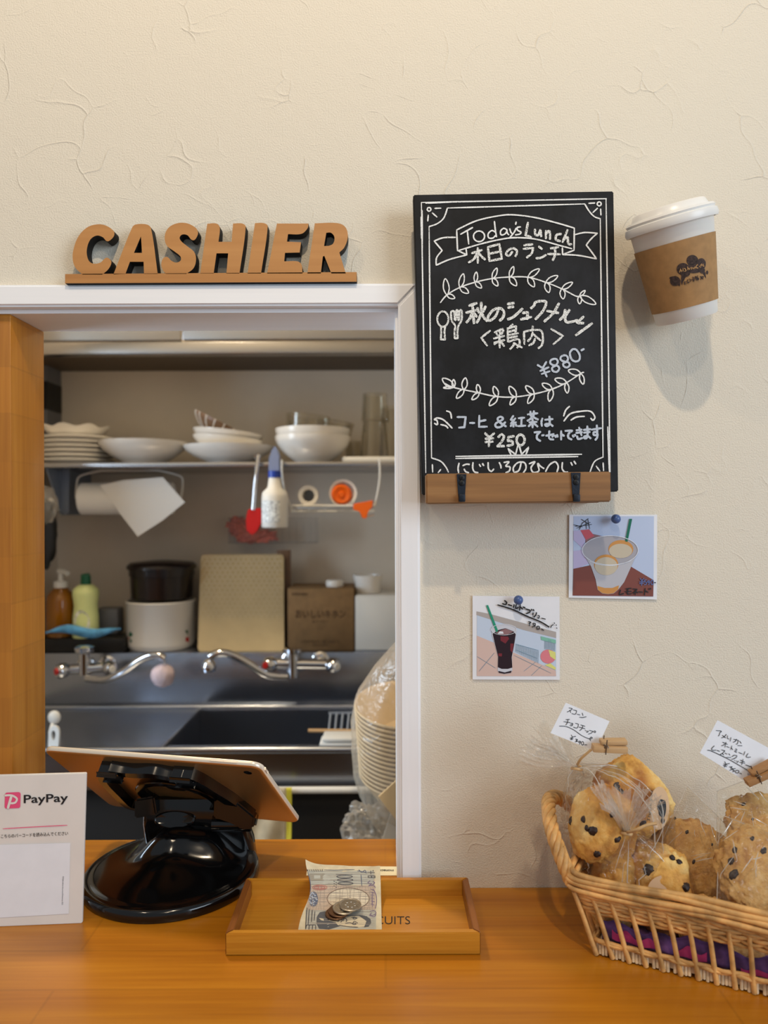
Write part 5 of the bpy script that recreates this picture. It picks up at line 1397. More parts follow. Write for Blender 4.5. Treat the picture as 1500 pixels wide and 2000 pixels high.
pcard('white price card marked 350 yen for oatmeal raisin cookies, at the right', [(1401.5, 1406.5), (1509, 1465), (1472, 1536), (1367, 1470.5)], 0.690, (0.004, 0.004, 0, 0), '''415,285 525,300 490,335;490,335 485,370 462,402;630,365 582,420 528,440;-545,385 616,442;655,392 652,445 684,465;-725,430 708,512;-780,470 880,490;880,490 862,560 832,572;845,465 820,510 772,532;-905,505 942,556;-865,600 962,606;-550,530 656,576;-622,530 598,642;600,570 570,590 528,607;-630,620 692,641;-745,605 718,692;-735,645 766,692;-825,668 856,686;-810,693 850,716;-800,718 846,746;-885,745 966,776;-1020,725 988,806;1085,765 1045,830 1080,848 1136,840;378,605 318,670 350,700 412,695;-425,700 492,721;-525,690 600,710;600,710 560,755 498,792;-545,760 576,802;-605,755 612,775;-635,765 642,785;-680,770 706,802;-630,850 726,850;790,800 770,820 743,832;790,800 850,815 820,860 738,892;-800,905 806,922;-835,915 841,932;880,920 870,945 848,956;-920,905 1012,942;-905,950 1022,972;-980,885 948,1012;-1030,1005 1142,1042;230,700 330,722 700,900 1110,1140;o1135,1140,32,30;-595,935 620,988;-697,975 620,988;-620,988 588,1057;-575,985 652,1012;-565,1015 642,1042;690,1050 752,1045 722,1075 770,1086 698,1122;-822,1080 790,1085;790,1085 768,1118 802,1130 758,1152;o856,1146,36,30;-905,1175 947,1192''', (1360, 1400, 10.714), 0.00055)
def peg(lab, c, ang, m, L=0.0315):
    t = thing('clothes_peg', c, lab, 'peg', 'wooden pegs on the price cards')
    mx_ = Matrix.Translation(c) @ Matrix.Rotation(R(-ang), 4, 'Y') @ Matrix.Rotation(R(8), 4, 'X')
    bm = nb(); box(bm, (0, 0, -0.0028), (L, 0.0085, 0.0058), mx_, 0.0006); obj('lower_arm', bm, m, t)
    bm = nb(); box(bm, (0.004, 0.003, 0.0024), (L * 0.76, 0.0085, 0.0040), mx_ @ Matrix.Rotation(R(-4), 4, 'Y'), 0.0006); obj('upper_arm', bm, m, t)
    bm = nb()
    for yy in (-0.0048, 0.0048):
        tube(bm, [mx_ @ V((-0.0045, yy, z)) for z in (-0.0068, -0.002, 0.003, 0.0072)], 0.0005, 6)
    tube(bm, [mx_ @ V((-0.0045 + 0.0016 * math.cos(a), -0.0055 + 0.0004 * a, 0.0016 * math.sin(a))) for a in [k * 0.5 for k in range(56 // 2)]], 0.0005, 5)
    obj('spring', bm, 'wire', t)
peg('pale wooden clothes peg clipped to the 390 yen card', P(1191, 1456, 0.682), -3, 'peg')
peg('brown wooden clothes peg clipped to the 350 yen card', P(1486, 1510, 0.682), 24, 'pegd')
# ================================================================== KITCHEN
def kbox(name, px0, px1, py0, py1, d0, d1, m, parent=None, bev=0.002, ang=None):
    """box whose front face fills the pixel rectangle at depth d0 and runs back to depth d1"""
    a, b = P(px0, py1, d0), P(px1, py0, d0)
    bm = nb(); boxw(bm, (a.x, d0 - D, a.z), (b.x, d1 - D, b.z), bev); return obj(name, bm, m, parent)
# range hood
hd = thing('range_hood', P(430, 690, 1.62), 'stainless range hood across the top of the kitchen', 'hood')
kbox('front_lip', -60, 1000, 665, 693, 1.625, 1.655, 'steel', hd, 0.003)
kbox('side_panel', -60, 352, 560, 666, 1.642, 1.66, 'steel', hd, 0.001)
kbox('front_panel', 356, 1000, 560, 663.5, 1.630, 1.65, 'steel', hd, 0.002)
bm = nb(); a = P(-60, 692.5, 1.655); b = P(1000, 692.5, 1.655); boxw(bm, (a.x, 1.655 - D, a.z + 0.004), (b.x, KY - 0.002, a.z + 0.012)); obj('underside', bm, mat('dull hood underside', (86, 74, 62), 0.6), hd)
bm = nb(); lathe(bm, [(0.006, 0), (0.006, 0.002), (0.0045, 0.003), (0, 0.003)], frame(P(774, 684, 1.6245), (1, 0, 0), (0, -1, 0)), 16); obj('rivet', bm, 'blackm', hd)
# dark machine at the far left behind the post
t = thing('dark_cabinet', P(96, 900, 1.80), 'dark appliance side at the far left edge of the kitchen', 'appliance')
a, b = P(60, 1110, 1.80), P(111, 692, 1.80)
bm = nb(); boxw(bm, (kx + 0.001, 1.80 - D, P(60, 860, 1.8).z), (kx + 0.012, KY - 0.002, P(60, 700, 1.8).z)); obj('side_panel', bm, 'grey', t)
bm = nb(); boxw(bm, (kx + 0.001, 1.80 - D - 0.004, P(60, 800, 1.8).z), (kx + 0.013, KY - 0.002, P(60, 745, 1.8).z)); obj('black_strip', bm, 'blackm', t)
# wall shelf
SHD, SHZ = 1.61, P(400, 903, 1.61).z
sh = thing('wall_shelf', P(430, 905, 1.7), 'long stainless wall shelf carrying bowls and glasses', 'shelf')
bm = nb(); boxw(bm, (kx + 0.014, SHD - D, SHZ - 0.010), (0.58, KY - 0.002, SHZ), 0.0015); obj('shelf_plate', bm, 'steel', sh)
bm = nb()
c = [P(x, y, 1.70) for x, y in ((116, 921), (135, 921), (134, 1000), (126, 1006), (118, 1000))]
for q in c[:2]: q.z = SHZ - 0.0105
slab(bm, c, (0, 0.006, 0)); x0, x1 = c[0].x, c[1].x
slab(bm, [V((x0, 1.63 - D, SHZ - 0.0105)), V((x0, KY - 0.003, SHZ - 0.0105)), V((x0, KY - 0.003, c[3].z)), V((x0, 1.705 - D, c[3].z))], (0.003, 0, 0)); obj('bracket', bm, 'bracket', sh)
def bowlprof(r, h, rf, t=0.0025, curve=0.6):
    o = []
    o += [(0, 0.0), (rf, 0.0), (rf + 0.001, 0.003)]
    for k in range(1, 9):
        s = k / 8; o.append((rf + (r - rf) * (1 - (1 - s) ** (1 / curve)) if curve < 1 else rf + (r - rf) * s ** (1 / curve), 0.003 + (h - 0.003) * s))
    inn = [(x - t, z + t * 0.6) for x, z in o[3:][::-1]]
    inn[0] = (r - t, h - 0.0003)
    return o + inn + [(0, 0.003 + t)]
def dish(name, label, cat, px, d, zb, prof, m, group=None, rot=None, n=48):
    p = P(px, 900, d); bm = nb(); lathe(bm, prof, None, n); o = obj(name, bm, m, None, 50)
    o.location = (p.x, p.y, zb)
    if rot: o.rotation_euler = rot
    return tag(o, label, cat, group)
s = SHZ + 0.0006
pp = 1.72 / F
plate = [(0, 0.0), (0.045, 0.0), (0.05, 0.003), (0.080, 0.010), (0.083, 0.0115), (0.082, 0.0125), (0.05, 0.0055), (0, 0.004)]
names = ['lowest', 'second', 'third', 'fourth', 'fifth', 'topmost']
for k in range(6):
    dish('plate', 'white plate, %s%s of the stack at the left end of the shelf' % (names[k], '' if k in (0, 5) else ' from the bottom'), 'plate', 152, 1.725, s + k * 0.0105, plate, 'white', 'white plates stacked on the shelf')
bm = nb(); pr = [(0, 0), (0.045, 0), (0.068, 0.012), (0.078, 0.026)]
nn = 64; rows = []
for r_, z_ in [(0.02, 0.0), (0.045, 0.001), (0.062, 0.010), (0.074, 0.024), (0.072, 0.0245), (0.058, 0.012), (0.04, 0.004), (0.015, 0.004)]:
    rows.append([V((r_ * (1 + (0.05 * math.cos(8 * 2 * math.pi * i / nn) if z_ > 0.02 else 0)) * math.cos(2 * math.pi * i / nn), r_ * (1 + (0.05 * math.cos(16 * math.pi * i / nn) if z_ > 0.02 else 0)) * math.sin(2 * math.pi * i / nn), z_ + (0.003 * math.cos(16 * math.pi * i / nn) if z_ > 0.02 else 0))) for i in range(nn)])
loft(bm, rows); o = obj('wavy_bowl', bm, 'white', None, 60); p = P(152, 900, 1.725); o.location = (p.x - 0.004, p.y, s + 6 * 0.0105 + 0.002); tag(o, 'white dish with a wavy rim on top of the plate stack', 'bowl')
dish('shallow_bowl', 'wide white bowl next to the plate stack on the shelf', 'bowl', 281, 1.70, s, bowlprof(0.099, 0.052, 0.042), 'white', 'white bowls on the shelf')
dish('shallow_bowl', 'wide white bowl under the small bowls, middle of the shelf', 'bowl', 447, 1.70, s, bowlprof(0.102, 0.042, 0.042), 'white', 'white bowls on the shelf')
dish('small_bowl', 'lower of the two small white bowls nested in the wide bowl', 'bowl', 443, 1.71, s + 0.022, bowlprof(0.080, 0.040, 0.035), 'white', 'white bowls on the shelf', (R(0), R(5), 0))
dish('small_bowl', 'upper of the two small white bowls nested in the wide bowl', 'bowl', 443, 1.71, s + 0.036, bowlprof(0.080, 0.040, 0.035), 'white', 'white bowls on the shelf', (R(0), R(6), 0))
o = dish('striped_bowl', 'brown striped bowl tilted on top of the small white bowls', 'bowl', 420, 1.715, s + 0.066, bowlprof(0.066, 0.036, 0.03), 'stripe', None, (R(0), R(27), 0))
bm = nb()
for k in range(7):
    a = -math.pi / 2 + (k - 3) * 0.35
    pts = [(0.031 + (0.066 - 0.031) * (1 - (1 - q) ** 1.67), 0.003 + 0.033 * q) for q in (0.1, 0.3, 0.5, 0.7, 0.9, 1.0)]
    tube(bm, [V(((r + 0.0004) * math.cos(a), (r + 0.0004) * math.sin(a), z)) for r, z in pts], 0.0016, 6)
st_ = obj('pale_stripes', bm, 'white', None, 60); st_.parent = o
dish('noodle_bowl', 'lower deep white bowl at the right of the shelf', 'bowl', 611, 1.69, s, bowlprof(0.0855, 0.062, 0.036, 0.003, 0.5), 'white', 'deep white bowls on the shelf')
dish('noodle_bowl', 'upper deep white bowl nested at the right of the shelf', 'bowl', 611, 1.69, s + 0.019, bowlprof(0.0845, 0.060, 0.036, 0.003, 0.5), 'white', 'deep white bowls on the shelf')
gb = [(0, 0), (0.040, 0), (0.062, 0.036), (0.0605, 0.036), (0.039, 0.003), (0, 0.003)]
dish('glass_bowl', 'clear glass bowl standing inside the deep white bowls', 'bowl', 600, 1.69, s + 0.076, [(0, 0), (0.048, 0), (0.050, 0.034), (0.0485, 0.034), (0.0465, 0.003), (0, 0.003)], 'glass', 'clear glass dishes on the shelf', (R(0), R(5), 0))
dish('glass_bowl', 'small clear glass bowl leaning behind the deep white bowls', 'bowl', 652, 1.73, s + 0.072, [(0, 0), (0.040, 0), (0.044, 0.03), (0.0425, 0.03), (0.0385, 0.003), (0, 0.003)], 'glass', 'clear glass dishes on the shelf', (0, R(9), 0))
def tum(r0, r1, h): return [(0, 0), (r0, 0), (r1, h), (r1 - 0.0015, h), (r0 - 0.001, 0.004), (0, 0.004)]
tz_ = s + 0.0125
dish('tall_glass', 'tall clear glass standing upside down at the right end of the shelf', 'glass', 731, 1.70, tz_, tum(0.034, 0.026, 0.085), 'glass', 'clear glasses on the shelf')
dish('tall_glass', 'clear glass stacked on top of the upside down tall glass', 'glass', 733, 1.70, tz_ + 0.0855, tum(0.032, 0.028, 0.062), 'glass', 'clear glasses on the shelf')
dish('tall_glass', 'clear glass in the shadow beside the jamb at the shelf end', 'glass', 768, 1.72, tz_, tum(0.033, 0.028, 0.12), 'glass', 'clear glasses on the shelf')
dish('tall_glass', 'short clear glass between the deep bowls and tall glasses', 'glass', 691, 1.76, s, tum(0.019, 0.021, 0.058), 'glass', 'clear glasses on the shelf')
o = kbox('shallow_tray', 668, 800, 888, 900, 1.64, 1.83, 'whitem', None, 0.004); z = SHZ + 0.0005
for v in o.data.vertices: v.co.z += z - min(q.co.z for q in o.data.vertices) if False else 0
dz_ = s - min(v.co.z for v in o.data.vertices)
for v in o.data.vertices: v.co.z += dz_
tag(o, 'flat white tray under the tall glasses at the shelf end', 'tray')
# paper towel holder
hz_ = 1.70
ph = thing('paper_towel_holder', P(250, 920, hz_), 'white wire paper towel holder hanging under the shelf', 'holder')
bm = nb(); top_z = SHZ - 0.012
q = [P(198, 919, hz_), P(158, 929, hz_), P(150, 945, hz_), P(149, 974, hz_), P(160, 974, hz_)]; q[0].z = top_z; tube(bm, cr(q, 4), 0.0022, 8)
q = [P(310, 919, hz_), P(350, 929, hz_), P(357, 942, hz_), P(352, 974, hz_), P(338, 974, hz_)]; q[0].z = top_z; tube(bm, cr(q, 4), 0.0022, 8)
q = [P(198, 919, hz_), P(310, 919, hz_)]; q[0].z = q[1].z = top_z; tube(bm, q, 0.0022, 8)
obj('wire_arm', bm, 'whitem', ph)
rl = thing('paper_towel_roll', P(245, 974, hz_), 'white paper towel roll with a loose sheet on the wire holder', 'paper towel')
bm = nb(); a, b = P(161, 974, hz_), P(337, 974, hz_); rr = 31 * hz_ / F
lathe(bm, [(0.012, 0), (rr, 0), (rr, (b - a).length), (0.012, (b - a).length), (0.012, 0)], frame(a, (0, 0, 1), b - a), 40); obj('roll', bm, 'tissue', rl)
sp = [(195, 948), (240, 938), (318, 932), (361, 981), (318, 1016), (269, 1048), (232, 1000)]
bm = nb(); pts = [P(x, y, hz_ - rr / 1 * 1.03 - 0.004 * math.sin(i)) for i, (x, y) in enumerate(sp)]; slab(bm, pts, (0, 0.0008, 0)); obj('loose_sheet', bm, 'tissue', rl, 0)
# hanging utensils and rack
ut = thing('silicone_spatula', P(500, 960, 1.585), 'red silicone spatula with metal handle hanging from the shelf edge', 'spatula')
bm = nb(); tube(bm, [P(505, 889, 1.595), P(502, 915, 1.59), P(498, 950, 1.588), P(495, 996, 1.585)], lambda t: 0.0045 + 0.0012 * math.sin(9 * t), 12); tube(bm, [P(503, 892, 1.60) + V((0.006 * math.cos(a * .5), 0, 0.006 * math.sin(a * .5))) for a in range(13)], 0.0013, 6); obj('metal_handle', bm, 'chrome', ut)
bm = nb(); c = [P(x, y, 1.583) for x, y in ((484, 994), (510, 992), (511, 1020), (503, 1038), (492, 1046), (481, 1036), (480, 1012))]; slab(bm, c, (0, 0.007, 0)); bmesh.ops.bevel(bm, geom=list(bm.edges), offset=0.002, segments=2, affect='EDGES'); obj('blade', bm, 'red', ut)
sb = thing('spray_bottle', P(536, 1030, 1.575), 'white spray bottle with grey blue trigger hanging on the shelf edge', 'bottle')
c = P(537, 1030, 1.575); k_ = 1.575 / F
bm = nb(); lathe(bm, [(0, 0), (24 * k_, 0), (25.5 * k_, 3 * k_), (25.5 * k_, 58 * k_), (24 * k_, 68 * k_), (14 * k_, 78 * k_), (11.5 * k_, 98 * k_), (0, 98 * k_)], Matrix.Translation(c), 32); bb = obj('body', bm, 'whitem', sb)
bm = nb(); lathe(bm, [(25.7 * k_, 10 * k_), (25.9 * k_, 10.2 * k_), (25.9 * k_, 52 * k_), (25.7 * k_, 52.2 * k_)], Matrix.Translation(c), 24, 0, R(200), R(300)); obj('label', bm, mat('cleaner label', (200, 206, 214), 0.5, vary=0.25, vscale=220), bb)
bm = nb(); lathe(bm, [(0, 97 * k_), (12.5 * k_, 97 * k_), (12.5 * k_, 110 * k_), (0, 110 * k_)], Matrix.Translation(c), 24); obj('collar', bm, 'bluec', sb)
bm = nb(); g = [P(x, y, 1.570) for x, y in ((524, 921), (547, 921), (546, 888), (540, 873), (535, 870), (532, 880), (525, 893))]; slab(bm, g, (0, 0.014, 0)); bmesh.ops.bevel(bm, geom=list(bm.edges), offset=0.002, segments=2, affect='EDGES'); obj('trigger_head', bm, 'greyb', sb)
rk = thing('wire_rack', P(650, 990, 1.62), 'white wire rack hanging from the right half of the shelf', 'rack')
def wr(pts, r=0.002): 
    bm = nb(); tube(bm, cr([P(*p) for p in pts], 4) if len(pts) > 2 else [P(*p) for p in pts], r, 8); obj('wire', bm, 'whitem', rk)
wr(((551, 898, 1.605), (551, 925, 1.602), (557, 960, 1.602), (570, 996, 1.602))); wr(((741, 896, 1.605), (742, 930, 1.602), (738, 960, 1.602), (732, 990, 1.602)))
wr(((569, 988, 1.602), (732, 988, 1.602)), 0.0026); wr(((569, 999, 1.63), (732, 999, 1.63))); wr(((580, 992, 1.70), (725, 992, 1.70)))
for x in (572, 602, 634, 668, 700, 730): wr(((x, 997, 1.604), (x * 0.97 + 20, 996, 1.70)), 0.0016)
cp1 = thing('white_cup', P(602, 968, 1.64), 'white cup lying on its side in the wire rack', 'cup')
bm = nb(); k_ = 1.62 / F; lathe(bm, [(12 * k_, 0.0), (19.5 * k_, -0.002), (20 * k_, 0.002), (16 * k_, 0.07), (0, 0.072), (0, 0.066), (12 * k_, 0.064), (11.5 * k_, 0.004), (12 * k_, 0.0)], frame(P(602, 968, 1.625), (1, 0, 0), (0, 1, 0)), 32); obj('cup_body', bm, 'white', cp1)
fn = thing('orange_funnel', P(668, 963, 1.64), 'round white and orange funnel lying in the wire rack', 'funnel')
bm = nb(); lathe(bm, [(22 * k_, 0), (27 * k_, -0.002), (27.5 * k_, 0.002), (25 * k_, 0.03), (18 * k_, 0.034), (20 * k_, 0.004), (22 * k_, 0)], frame(P(670, 963, 1.625), (1, 0, 0), (0, 1, 0)), 40); obj('white_ring', bm, 'white', fn)
bm = nb(); lathe(bm, [(0, -0.004), (5 * k_, -0.004), (7 * k_, 0.0), (16 * k_, -0.003), (20.5 * k_, 0.003), (20.5 * k_, 0.012), (0, 0.014)], frame(P(667, 966, 1.622), (1, 0, 0), (0, 1, 0)), 40); obj('orange_cone', bm, 'orange', fn)
pl_ = thing('orange_peeler', P(708, 1000, 1.60), 'orange plastic clip hooked on the right of the wire rack', 'clip')
bm = nb(); slab(bm, [P(x, y, 1.59) for x, y in ((690, 984), (729, 977), (727, 992), (718, 998), (716, 1013), (707, 1012), (703, 998), (690, 996))], (0, 0.008, 0)); bmesh.ops.bevel(bm, geom=list(bm.edges), offset=0.0015, segments=2, affect='EDGES'); obj('clip_body', bm, 'orange', pl_)
bm = nb(); tube(bm, [P(716, 1010, 1.592), P(722, 1008, 1.592), P(731, 1006, 1.592)], 0.0016, 6); obj('metal_tip', bm, 'chrome', pl_)
bn = thing('clear_bin', P(535, 1060, 1.82), 'clear plastic bin on the kitchen wall holding red netting', 'bin')
a, b = P(446, 1062, 1.80), P(618, 1010, 1.80)
bm = nb(); y0, y1 = 1.80 - D, KY - 0.003
for lo, hi in (((a.x, y0, a.z), (b.x, y0 + 0.0015, b.z)), ((a.x, y0, a.z), (a.x + 0.0015, y1, b.z)), ((b.x - 0.0015, y0, a.z), (b.x, y1, b.z)), ((a.x, y0, a.z), (b.x, y1, a.z + 0.0015))): boxw(bm, lo, hi)
for i in range(1, 7): x = a.x + (b.x - a.x) * (0.45 + 0.08 * i); boxw(bm, (x, y0 - 0.001, a.z), (x + 0.0012, y0, b.z - 0.012))
obj('bin_wall', bm, 'clearp', bn)
o = None
t = thing('red_netting', P(495, 1055, 1.83), 'crumpled dull red netting inside the clear bin', 'netting')
bm = nb(); blob(bm, P(500, 1046, 1.83), (0.048, 0.018, 0.017), None, 0.5, 2.6, 4, 32, 20, fine=0.15); blob(bm, P(466, 1028, 1.83), (0.026, 0.016, 0.022), None, 0.5, 2.6, 8, 24, 16, fine=0.15); obj('net_bundle', bm, 'redn', t, 0)
# sink unit
SZ = EYE - 0.445
SF, SBk = 1.39 - D, 1.70 - D
GZ = P(400, 1275, 1.70).z
sk = thing('sink_unit', V((-0.1, 0.8, 0)), 'stainless commercial sink with drainboard, basin and upright backguard', 'sink')
xL, xR = kx + 0.002, 0.58; bx0, bx1, by0, by1 = -0.418, 0.14, SF + 0.035, SBk - 0.02
bm = nb()
for lo, hi in (((xL, SF, SZ - 0.003), (bx0, SBk, SZ - 0.001)), ((bx1, SF, SZ - 0.003), (xR, SBk, SZ - 0.001)), ((bx0, SF, SZ - 0.003), (bx1, by0, SZ - 0.001)), ((bx0, by1, SZ - 0.003), (bx1, SBk, SZ - 0.001))): boxw(bm, lo, hi)
tube(bm, [V((xL, SF, SZ)), V((xR, SF, SZ))], 0.007, 12); boxw(bm, (bx0 - 0.006, SF + 0.002, SZ - 0.002), (bx0 + 0.001, SBk, SZ + 0.003), 0.001)
tube(bm, [V((xL, SBk - 0.006, SZ + 0.001)), V((xR, SBk - 0.006, SZ + 0.001))], 0.006, 10)
obj('sink_top', bm, 'steeld', sk)
bm = nb()
for lo, hi in (((bx0, by0, SZ - 0.2), (bx0 + 0.002, by1, SZ - 0.002)), ((bx1 - 0.002, by0, SZ - 0.2), (bx1, by1, SZ - 0.002)), ((bx0, by1 - 0.002, SZ - 0.2), (bx1, by1, SZ - 0.002)), ((bx0, by0, SZ - 0.2), (bx1, by0 + 0.002, SZ - 0.002)), ((bx0, by0, SZ - 0.202), (bx1, by1, SZ - 0.2))): boxw(bm, lo, hi)
obj('basin', bm, 'steeld', sk)
bm = nb(); boxw(bm, (xL, SBk, SZ - 0.003), (xR, SBk + 0.004, GZ), 0.001); boxw(bm, (xL, SBk + 0.003, GZ - 0.003), (xR, KY - 0.002, GZ), 0.001); obj('backguard', bm, 'steeld', sk)
bm = nb(); boxw(bm, (xL, SF + 0.004, SZ - 0.075), (xR, SF + 0.007, SZ - 0.004)); obj('apron', bm, 'steeld', sk)
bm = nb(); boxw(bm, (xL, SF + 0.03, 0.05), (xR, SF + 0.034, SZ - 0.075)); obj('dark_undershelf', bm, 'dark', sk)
tw_d = 1.37
rz = P(640, 1543, tw_d).z
rail_ = thing('towel_rail', V((-0.1, tw_d - D, rz)), 'pale towel rail along the front of the sink', 'rail')
bm = nb(); tube(bm, [V((-0.45, tw_d - D, rz)), V((0.3, tw_d - D, rz))], 0.0065, 12); obj('rail_bar', bm, 'whitem', rail_)
bm = nb()
for x in (-0.40, 0.25): tube(bm, [V((x, tw_d - D, rz)), V((x, SF + 0.006, rz))], 0.004, 8)
obj('rail_arm', bm, 'whitem', rail_)
# towel
tl = thing('dish_towel', P(530, 1580, 1.35), 'beige dish towel with yellow hem hanging on the towel rail', 'towel')
def towel(u, v): 
    x = P(420, 1540, tw_d).x + (P(571, 1540, tw_d).x - P(420, 1540, tw_d).x) * u
    return V((x, tw_d - D - 0.0075 - 0.006 * v - 0.004 * math.sin(u * 16 + v * 4) * v, rz + 0.008 - 0.115 * v))
for nm, u0, u1, m in (('cloth', 0, 0.93, 'towel'), ('hem', 0.93, 1.0, 'yellow')):
    bm = nb(); g = [[bm.verts.new(towel(u0 + (u1 - u0) * i / 30, j / 20)) for i in range(31)] for j in range(21)]
    for j in range(20):
        for i in range(30): bm.faces.new([g[j][i], g[j][i + 1], g[j + 1][i + 1], g[j + 1][i]])
    o = obj(nm, bm, m, tl, 80); sd = o.modifiers.new('thick', 'SOLIDIFY'); sd.thickness = 0.002
# ---- things on the backguard ledge
ld = 1.712; lz = GZ + 0.0008
def lathe_thing(name, label, cat, px, d, parts, zb=None, group=None):
    c = P(px, 1275, d); c.z = lz if zb is None else zb
    t = thing(name, c, label, cat, group)
    for nm, prof, m in parts:
        bm = nb(); k = d / F; lathe(bm, [(r * k, z * k) for r, z in prof], Matrix.Translation(c), 40); obj(nm, bm, m, t, 45)
    return t
pb = lathe_thing('soap_pump_bottle', 'amber soap bottle with white pump at the left of the sink ledge', 'bottle', 119, 1.735, [('bottle', [(0, 0), (26, 0), (28, 3), (28, 66), (25, 80), (14, 92), (11, 96), (0, 96)], 'amber'), ('pump_collar', [(0, 94), (13, 94), (13, 106), (5, 108), (4, 124), (0, 124)], 'whitem')], lz + 0.034)
bm = nb(); c = P(119, 1275, 1.735); k = 1.735 / F; z = lz + 0.034
tube(bm, [c + V((-0.005, 0, z - c.z + 126 * k)), c + V((0.006, -0.004, z - c.z + 126 * k)), c + V((0.022, -0.012, z - c.z + 122 * k))], 0.006, 10); obj('pump_spout', bm, 'whitem', pb)
gt = lathe_thing('dish_soap_bottle', 'pale green dish soap bottle with dark green cap on the sink ledge', 'bottle', 168, 1.725, [('bottle', [(0, 0), (24, 0), (25, 4), (24, 40), (22, 62), (25, 82), (24, 92), (16, 100), (9, 103), (0, 103)], 'green'), ('cap', [(0, 102), (10, 102), (9, 120), (0, 121)], 'dgreen')], lz + 0.033)
bm = nb(); c = P(168, 1275, 1.725); k = 1.725 / F; c.z = lz + 0.033
tube(bm, [c + V((-0.008, -0.004, 117 * k)), c + V((0.0, -0.002, 119 * k)), c + V((0.009, 0, 119 * k))], 0.006, 8); obj('spout', bm, 'dgreen', gt)
bm = nb(); n = 16; cc = c + V((0, -24.4 * k, 30 * k))
flat(bm, [cc + V((0.019 * math.cos(2 * math.pi * i / n), 0.0068 * abs(math.cos(2 * math.pi * i / n)) ** 2 - 0.0008, 0.030 * math.sin(2 * math.pi * i / n))) for i in range(n)]); obj('oval_label', bm, 'lgreen', gt, 0)
tr2 = thing('black_drip_tray', P(170, 1270, 1.70), 'black tray on the sink ledge under the soap bottles', 'tray')
bm = nb(); a, b = P(60, 1277, 1.703), P(243, 1240, 1.703); boxw(bm, (kx + 0.013, a.y, lz), (b.x, 1.79 - D, lz + 0.032), 0.004); obj('tray_body', bm, 'blackm', tr2)
t = thing('blue_pouch', P(170, 1240, 1.69), 'blue plastic pouch lying over the front of the black tray', 'pouch')
bm = nb(); rows = []
for j in range(7):
    rows.append([bm.verts.new(P(88 + 148 * i / 24, 1233 + 4.5 * math.sin(i * 0.36 + 2.4) + (j - 3) * 3.4 * (1 - abs(i / 12 - 1) ** 2), 1.693 - 0.004 * math.sin(math.pi * j / 6))) for i in range(25)])
for a_, b_ in zip(rows, rows[1:]):
    for i in range(24): bm.faces.new([a_[i], a_[i + 1], b_[i + 1], b_[i]])
o = obj('plastic_film', bm, 'bluebag', t, 80); sd = o.modifiers.new('thick', 'SOLIDIFY'); sd.thickness = 0.003
o = kbox('sponge_holder', 186, 230, 1192, 1243, 1.755, 1.80, 'grey', None, 0.006)
dz_ = lz + 0.0325 - min(v.co.z for v in o.data.vertices)
for v in o.data.vertices: v.co.z += dz_
tag(o, 'grey sponge holder standing behind the green soap bottle', 'holder')
po = lathe_thing('enamel_pot', 'white enamel pot with an orange flower print on the sink ledge', 'pot', 315, 1.775, [('pot_body', [(0, 0), (58, 0), (64, 6), (65, 12), (65, 88), (67, 90), (66, 92), (63, 92), (62, 14), (56, 4), (0, 4)], 'enamel')])
pot_c = P(315, 1275, 1.775); pot_c.z = lz; k = 1.775 / F
def onpot(px, py, o=0.0006):
    u, v = uv(px, py); a = math.asin(max(-1, min(1, (px - 317) / 66.0))); r = 65 * k + o
    return V((pot_c.x + r * math.sin(a), pot_c.y - r * math.cos(a), EYE + v * (1.775 - 65 * k * math.cos(a)) / F))
for pts, m in ((((255, 1247), (268, 1242), (270, 1249), (258, 1255)), 'orange'), (((268, 1240), (273, 1233), (280, 1240), (272, 1244)), 'dgreen'), (((270, 1246), (278, 1252), (274, 1256)), 'dgreen'), (((373, 1232), (377, 1230), (377, 1240)), 'dgreen'), (((374, 1245), (378, 1244), (378, 1254), (374, 1252)), 'red')):
    bm = nb(); flat(bm, [onpot(*q) for q in pts]); obj('flower_print', bm, m, po, 0)
lathe_thing('black_pot', 'dark brown lidded pot nested on top of the white enamel pot', 'pot', 317, 1.775, [('pot_body', [(0, 0), (50, 0), (58, 4), (60, 46), (62, 47), (62, 60), (0, 60)], 'potblack'), ('lid', [(62, 60), (66, 60), (66, 66), (60, 72), (20, 76), (0, 76)], 'potblack')], lz + 93 * k)
bm = nb()
cbd = thing('cutting_board', P(470, 1270, 1.72), 'gold beige cutting board with pale hexagon print leaning on the wall', 'cutting board')
a, b = P(386, 1276, 1.715), P(556.5, 1083, 1.80)
lean = [V((P(386, 1276, 1.715).x, 1.715 - D, lz)), V((P(555, 1276, 1.715).x, 1.715 - D, lz))]
tl_, tr_ = P(388, 1083, 1.79), P(558, 1083, 1.79)
bm = nb()
ctr = (lean[0] + lean[1] + tl_ + tr_) / 4; exb = (lean[1] - lean[0]); wB = exb.length; uB = ((tl_ + tr_) / 2 - (lean[0] + lean[1]) / 2); hB = uB.length; exb.normalize(); uB.normalize(); nB = uB.cross(exb); nB = nB if nB.y < 0 else -nB
pt = [ctr + exb * x + uB * y for x, y in rrect(wB, hB, 0.008, 4)]; slab(bm, pt, -nB * 0.010); bmesh.ops.bevel(bm, geom=[e for e in bm.edges if len(e.link_faces) == 2 and e.calc_face_angle(0) > 1.0], offset=0.0015, segments=2, affect='EDGES'); obj('board', bm, 'cutting', cbd)
bm = nb(); setface(nB); hs = 0.0072
